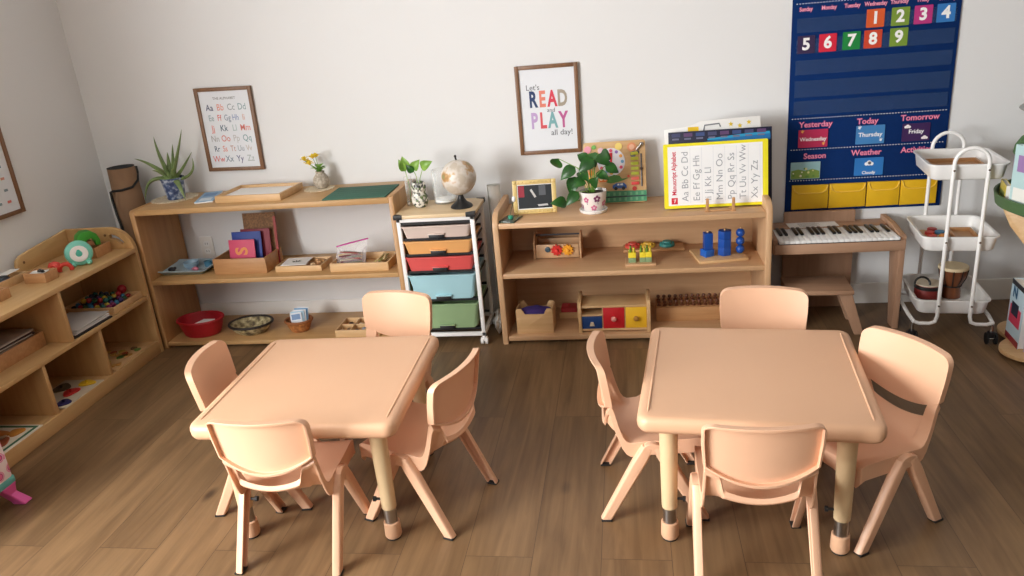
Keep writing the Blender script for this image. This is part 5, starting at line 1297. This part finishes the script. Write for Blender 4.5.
for x in (-.053, .053):
    mb = MB(); mb.box(x-.009, x+.009, -.078, .075, 0, .004, M['midwood'], .001); mb.build('runner', t)
    mb = MB(); mb.box(x-.006, x+.006, -.075, -.063, .004, .056, M['midwood'], .002); mb.build('peg', t)
    mb = MB(); mb.prism([(.066, .004), (.075, .004), (.101, .15), (.092, .152)], 'x', x-.006, x+.006, M['midwood'], .001); mb.build('peg', t)
mb = MB(); mb.box(-.044, .044, -.07, -.058, .0005, .006, M['midwood'], .001); mb.build('crossbar', t)

# ------------------------------------------------------------------ middle level of the beech shelf
ZM = .335
t = thing('gear_box', 'open wooden box with red and yellow gears on the front', 'toy', (2.311, -.137, ZM), R(-1))
mb = MB(); w_ = .106
mb.box(-w_+.008, w_-.008, -.055, -.048, .004, .068, M['maple'], .001); mb.box(-w_+.008, w_-.008, .048, .055, .004, .068, M['maple'], .001); mb.box(-w_+.008, w_-.008, -.048, .048, .004, .012, M['maple'])
mb.build('box', t)
for sx in (-1, 1):
    mb = MB(); mb.prism([(-.058, 0), (.058, 0), (.058, .075), (.02, .112), (-.02, .112), (-.058, .075)], 'x', sx*w_-.004, sx*w_+.004, M['maple'], .001); mb.build('side', t)
mb = MB(); mb.tube([(-w_, 0, .1), (w_, 0, .1)], .004, C(60, 60, 66, .4), 10); mb.build('rod', t)
RY_ = lambda x, z, y=0: Matrix.Translation((x, y, z)) @ Matrix.Rotation(R(90), 4, 'X')
mb = MB(); mb.lathe([(0, .055), (.013, .055), (.013, .058), (.008, .060), (0, .060)], C(46, 70, 84, .4), 18, RY_(-.044, .045)); mb.build('dial', t)
for x, c in ((-.002, (206, 44, 40)), (.048, (232, 160, 40))):
    mb = MB(); n = 40; P = [(x+(.0235+.003*(1 if (i//2) % 2 else -1))*cos(2*pi*i/n), .043+(.0235+.003*(1 if (i//2) % 2 else -1))*sin(2*pi*i/n)) for i in range(n)]
    mb.prism(P, 'y', -.0665, -.0555, C(*c, .4)); mb.lathe([(0, .0665), (.008, .0665), (.007, .075), (0, .076)], C(*[min(255, v+20) for v in c], .4), 14, RY_(x, .043)); mb.build('gear', t)
t = thing('shape_tray', 'long tray with red, yellow and teal pieces at the shelf back', 'toy', (2.747, -.098, ZM), R(0))
mb = MB(); mb.box(-.138, .138, -.048, .045, 0, .012, M['midwood'], .002); mb.build('board', t)
for x, c, h in ((-.095, (206, 76, 62), .016), (-.025, (220, 180, 60), .014), (.062, (52, 140, 136), .018)):
    mb = MB(); mb.lathe([(0, .012), (.034, .012), (.036, .016), (.034, .012+h*.7), (.022, .012+h), (.02, .012+h+.006), (0, .012+h+.008)], C(*c, .45), 24, Matrix.Translation((x, 0, 0)), sy=.9)
    for k in range(6): mb.ball((x+.027*cos(k*pi/3), .024*sin(k*pi/3), .012+h*.8), .006, C(*[max(0, v-24) for v in c], .45), 8)
    mb.build('piece', t)
t = thing('block_tower_board', 'small board with two green and yellow block towers on the shelf', 'toy', (2.684, -.292, ZM), R(0))
mb = MB(); mb.box(-.066, .066, -.052, .052, 0, .010, M['maple'], .002); mb.build('board', t)
for x0, n in ((-.036, 1), (.022, 2)):
    mb = MB()
    for i in range(n):
        x = x0+.026*i-.013*(n-1)
        w = .0165 if n == 1 else .0128
        mb.box(x-w, x+w, -.03, .002, .010, .032, C(128, 152, 112, .45), .0012); mb.box(x-w, x+w, -.03, .002, .032, .056, C(226, 204, 48, .45), .0012)
    mb.build('tower', t)
    mb = MB()
    for i in range(n):
        x = x0+.026*i-.013*(n-1)
        for dx, dy, dz, c in ((-.008, -.022, .016, (110, 150, 40)), (.007, -.02, .02, (206, 190, 60)), (-.006, -.006, .024, (90, 130, 40)), (.008, -.006, .018, (196, 196, 120))): mb.cyl((x+dx, dy), .0042, .056, .056+dz, C(*c, .5), 8)
    mb.build('pegs', t)
t = thing('stacking_board', 'wooden board with three blue geometric stackers on the beech shelf', 'toy', (3.022, -.238, ZM), R(9))
mb = MB(); mb.box(-.105, .105, -.095, .09, 0, .012, M['lightwood'], .002); mb.build('board', t)
BL = C(22, 74, 158, .35); BL2 = C(30, 96, 186, .35)
for x in (-.052, .022, .09):
    mb = MB(); mb.cyl((x, -.022), .004, .012, {(-.052): .124, .022: .128, .09: .128}[x], M['lightwood'], 10, .001); mb.build('peg', t)
mb = MB(); mb.box(-.076, -.032, -.044, .0, .0122, .044, BL2, .002, T=Matrix.Translation((-.052, -.022, 0)) @ Matrix.Rotation(R(20), 4, 'Z') @ Matrix.Translation((.052, .022, 0))); mb.build('cube', t)
mb = MB()
mb.box(-.069, -.033, -.040, -.004, .0445, .118, BL, .002); mb.build('square_prism', t)
for k in range(3):
    mb = MB(); mb.prism([(.022+.0305*cos(R(60*i+10)), .0305*sin(R(60*i+10))-.022) for i in range(6)], 'z', .0122+.0365*k, .0484+.0365*k, BL, .001); mb.build('hexagon_block', t)
for k in range(3):
    mb = MB(); mb.ball((.09, -.022, .0122+.0185+.037*k), .0190, BL, 20); mb.build('ball', t)

# ------------------------------------------------------------------ bottom level of the beech shelf
ZB = .035
t = thing('wooden_box', 'rounded wooden box with purple cloth on the beech shelf bottom', 'box', (2.204, -.305, ZB), R(-1))
w_ = .084
front = [(-w_, 0), (w_, 0), (w_, .112), (w_-.008, .12), (w_-.026, .12), (w_-.034, .108), (w_-.040, .094), (-w_+.040, .094), (-w_+.034, .108), (-w_+.026, .12), (-w_+.008, .12), (-w_, .112)]
mb = MB(); mb.prism(front, 'y', -.055, -.047, M['lightwood'], .002); mb.prism([(x, z*1.0) for x, z in front], 'y', .047, .055, M['lightwood'], .002)
for sx in (-1, 1): mb.box(sx*w_-(.008 if sx > 0 else 0), sx*w_+(0 if sx > 0 else .008), -.047, .047, 0, .116, M['lightwood'], .002)
mb.box(-w_+.008, w_-.008, -.047, .047, 0, .008, M['lightwood']); mb.build('box', t)
t = thing('cloth', 'dark purple cloth bundle inside the rounded wooden box', 'cloth', (2.204, -.305, ZB+.0085), R(-1))
b = bmesh.new(); bmesh.ops.create_icosphere(b, subdivisions=4, radius=1)
for v in b.verts:
    nv = noise.noise(v.co*3)*.10; v.co = Vector((max(-.073, min(.073, v.co.x*.095*(1+nv))), max(-.045, min(.045, v.co.y*.06*(1+nv))), max(0, min(.2, .052+v.co.z*.052*(1+nv)))))
mb = MB(); mb.bm(b, plain('purple_cloth', (58, 40, 110), .9, var=.15, scale=40)); mb.build('cloth', t, sharp=80)
t = thing('block_box', 'low wooden box with red top behind the coloured drawer box', 'box', (2.345, -.148, ZB), 0)
mb = MB(); tray(mb, -.045, .045, -.045, .045, 0, .03, .006, M['lightwood']); mb.build('box', t)
mb = MB(); mb.box(-.038, .038, -.038, .038, .0065, .05, C(176, 44, 50, .5), .008); mb.ball((0, 0, .05), .008, C(190, 60, 60, .5), 10); mb.build('red_block', t)

t = thing('drawer_box', 'small wooden box with blue, red and yellow drawers', 'toy', (2.560, -.295, ZB), R(0))
w_ = .152
for sx in (-1, 1):
    mb = MB(); mb.box(sx*w_-.008, sx*w_+.008, -.075, .07, 0, .150, M['lightwood'], .002); mb.build('side', t)
mb = MB(); mb.box(-w_+.008, w_-.008, -.068, .068, .118, .128, M['lightwood'], .001); mb.build('top', t)
mb = MB(); mb.box(-w_+.008, w_-.008, -.068, .068, .008, .018, M['lightwood'], .001); mb.build('bottom', t)
mb = MB(); mb.box(-w_+.008, w_-.008, .062, .068, .018, .118, M['maple']); mb.build('back', t)
mb = MB(); mb.box(-.053, -.049, -.064, .062, .018, .118, M['lightwood']); mb.box(.046, .050, -.064, .062, .018, .118, M['lightwood']); mb.box(-w_+.008, -.053, -.066, .062, .078, .085, M['lightwood']); mb.build('dividers', t)
for x0, x1, z1, c, k in ((-w_+.009, -.054, .077, (24, 62, 122), (206, 190, 160)), (-.048, .045, .117, (196, 30, 40), (226, 150, 140)), (.051, w_-.009, .117, (236, 186, 46), (170, 120, 50))):
    mb = MB(); mb.box(x0, x1, -.068, .055, .0185, z1, C(*c, .4), .001); dr = mb.build('drawer', t)
    mb = MB(); xc = (x0+x1)/2; zc = (.0185+z1)/2
    if k[0] == 206: mb.prism([(xc-.011, .034), (xc+.011, .034), (xc+.006, .052), (xc-.006, .052)], 'y', -.078, -.068, C(*k, .5), .002)
    else: mb.lathe([(0, .068), (.006, .068), (.007, .073), (.0115, .077), (.012, .083), (.008, .087), (0, .088)], C(*k, .5), 18, RY_(xc, zc))
    mb.build('knob', dr)
t = thing('cylinder_rack', 'long wooden rack with two rows of small dark knobs', 'toy', (2.93, -.19, ZB), 0)
mb = MB(); mb.box(-.182, .182, -.066, .066, 0, .066, M['midwood'], .003); mb.build('block', t)
for j, y in enumerate((-.036, .034)):
    for i in range(14):
        if i == 0 and j == 0:
            mb = MB(); mb.lathe([(0, 0), (.0095, 0), (.0095, .004), (.004, .007), (.004, .011), (.008, .015), (.0085, .020), (.006, .025), (0, .026)], plain('dark_knob', (104, 60, 38), .35), 14); k0 = mb.build('knob', t)
            k0.location = (-.168, y, .066)
        else:
            d = k0.copy(); COL.objects.link(d); d.parent = t; d.location = (-.168+.0258*i, y, .066)
# ------------------------------------------------------------------ light and camera
def area(name, loc, rot, sx, sy, power, col):
    l = bpy.data.lights.new(name, 'AREA'); l.shape = 'RECTANGLE'; l.size = sx; l.size_y = sy; l.energy = power; l.color = col
    o = bpy.data.objects.new(name, l); COL.objects.link(o); o.location = loc; o.rotation_euler = rot; return o
area('window_and_fill_light', (-.11, (WY0+WY1)/2, (WZ0+WZ1)/2), (0, R(-90), 0), WZ1-WZ0-.1, WY1-WY0-.1, 300, (1, .995, .978))
area('window_and_fill_light', ((VX0+VX1)/2, RY-.11, (VZ0+VZ1)/2), (R(90), 0, 0), VX1-VX0-.1, VZ1-VZ0-.1, 9, (1, .995, .985))  # weak fill lamp added behind the camera
w = bpy.data.worlds.new('sky'); S.world = w; w.use_nodes = True
w.node_tree.nodes['Background'].inputs[0].default_value = (.75, .85, 1, 1); w.node_tree.nodes['Background'].inputs[1].default_value = .6

cam = bpy.data.cameras.new('camera'); co = bpy.data.objects.new('camera', cam); COL.objects.link(co)
a, b, c = -0.165298, 0.349241, -0.089325
fw = Vector((sin(a)*cos(b), cos(a)*cos(b), -sin(b))); r0 = Vector((cos(a), -sin(a), 0)); u0 = r0.cross(fw)
r1 = r0*cos(c)+u0*sin(c); u1 = -r0*sin(c)+u0*cos(c)
mat = Matrix((( r1.x, u1.x, -fw.x), (r1.y, u1.y, -fw.y), (r1.z, u1.z, -fw.z))).to_4x4()
mat.translation = Vector((2.64157, -3.53182, 1.43095)); co.matrix_world = mat
cam.sensor_width = 36; cam.lens = 764.376/1024*36; cam.clip_start = .05
S.camera = co
S.view_settings.view_transform = 'Standard'; S.view_settings.look = 'None'; S.view_settings.gamma = 1
S.view_settings.use_curve_mapping = False; S.view_settings.exposure = 0
S.cycles.use_denoising = True
S.cycles.max_bounces = 10; S.cycles.diffuse_bounces = 6; S.cycles.transparent_max_bounces = 16
S.cycles.sample_clamp_indirect = 8
S.cycles.caustics_reflective = False; S.cycles.caustics_refractive = False
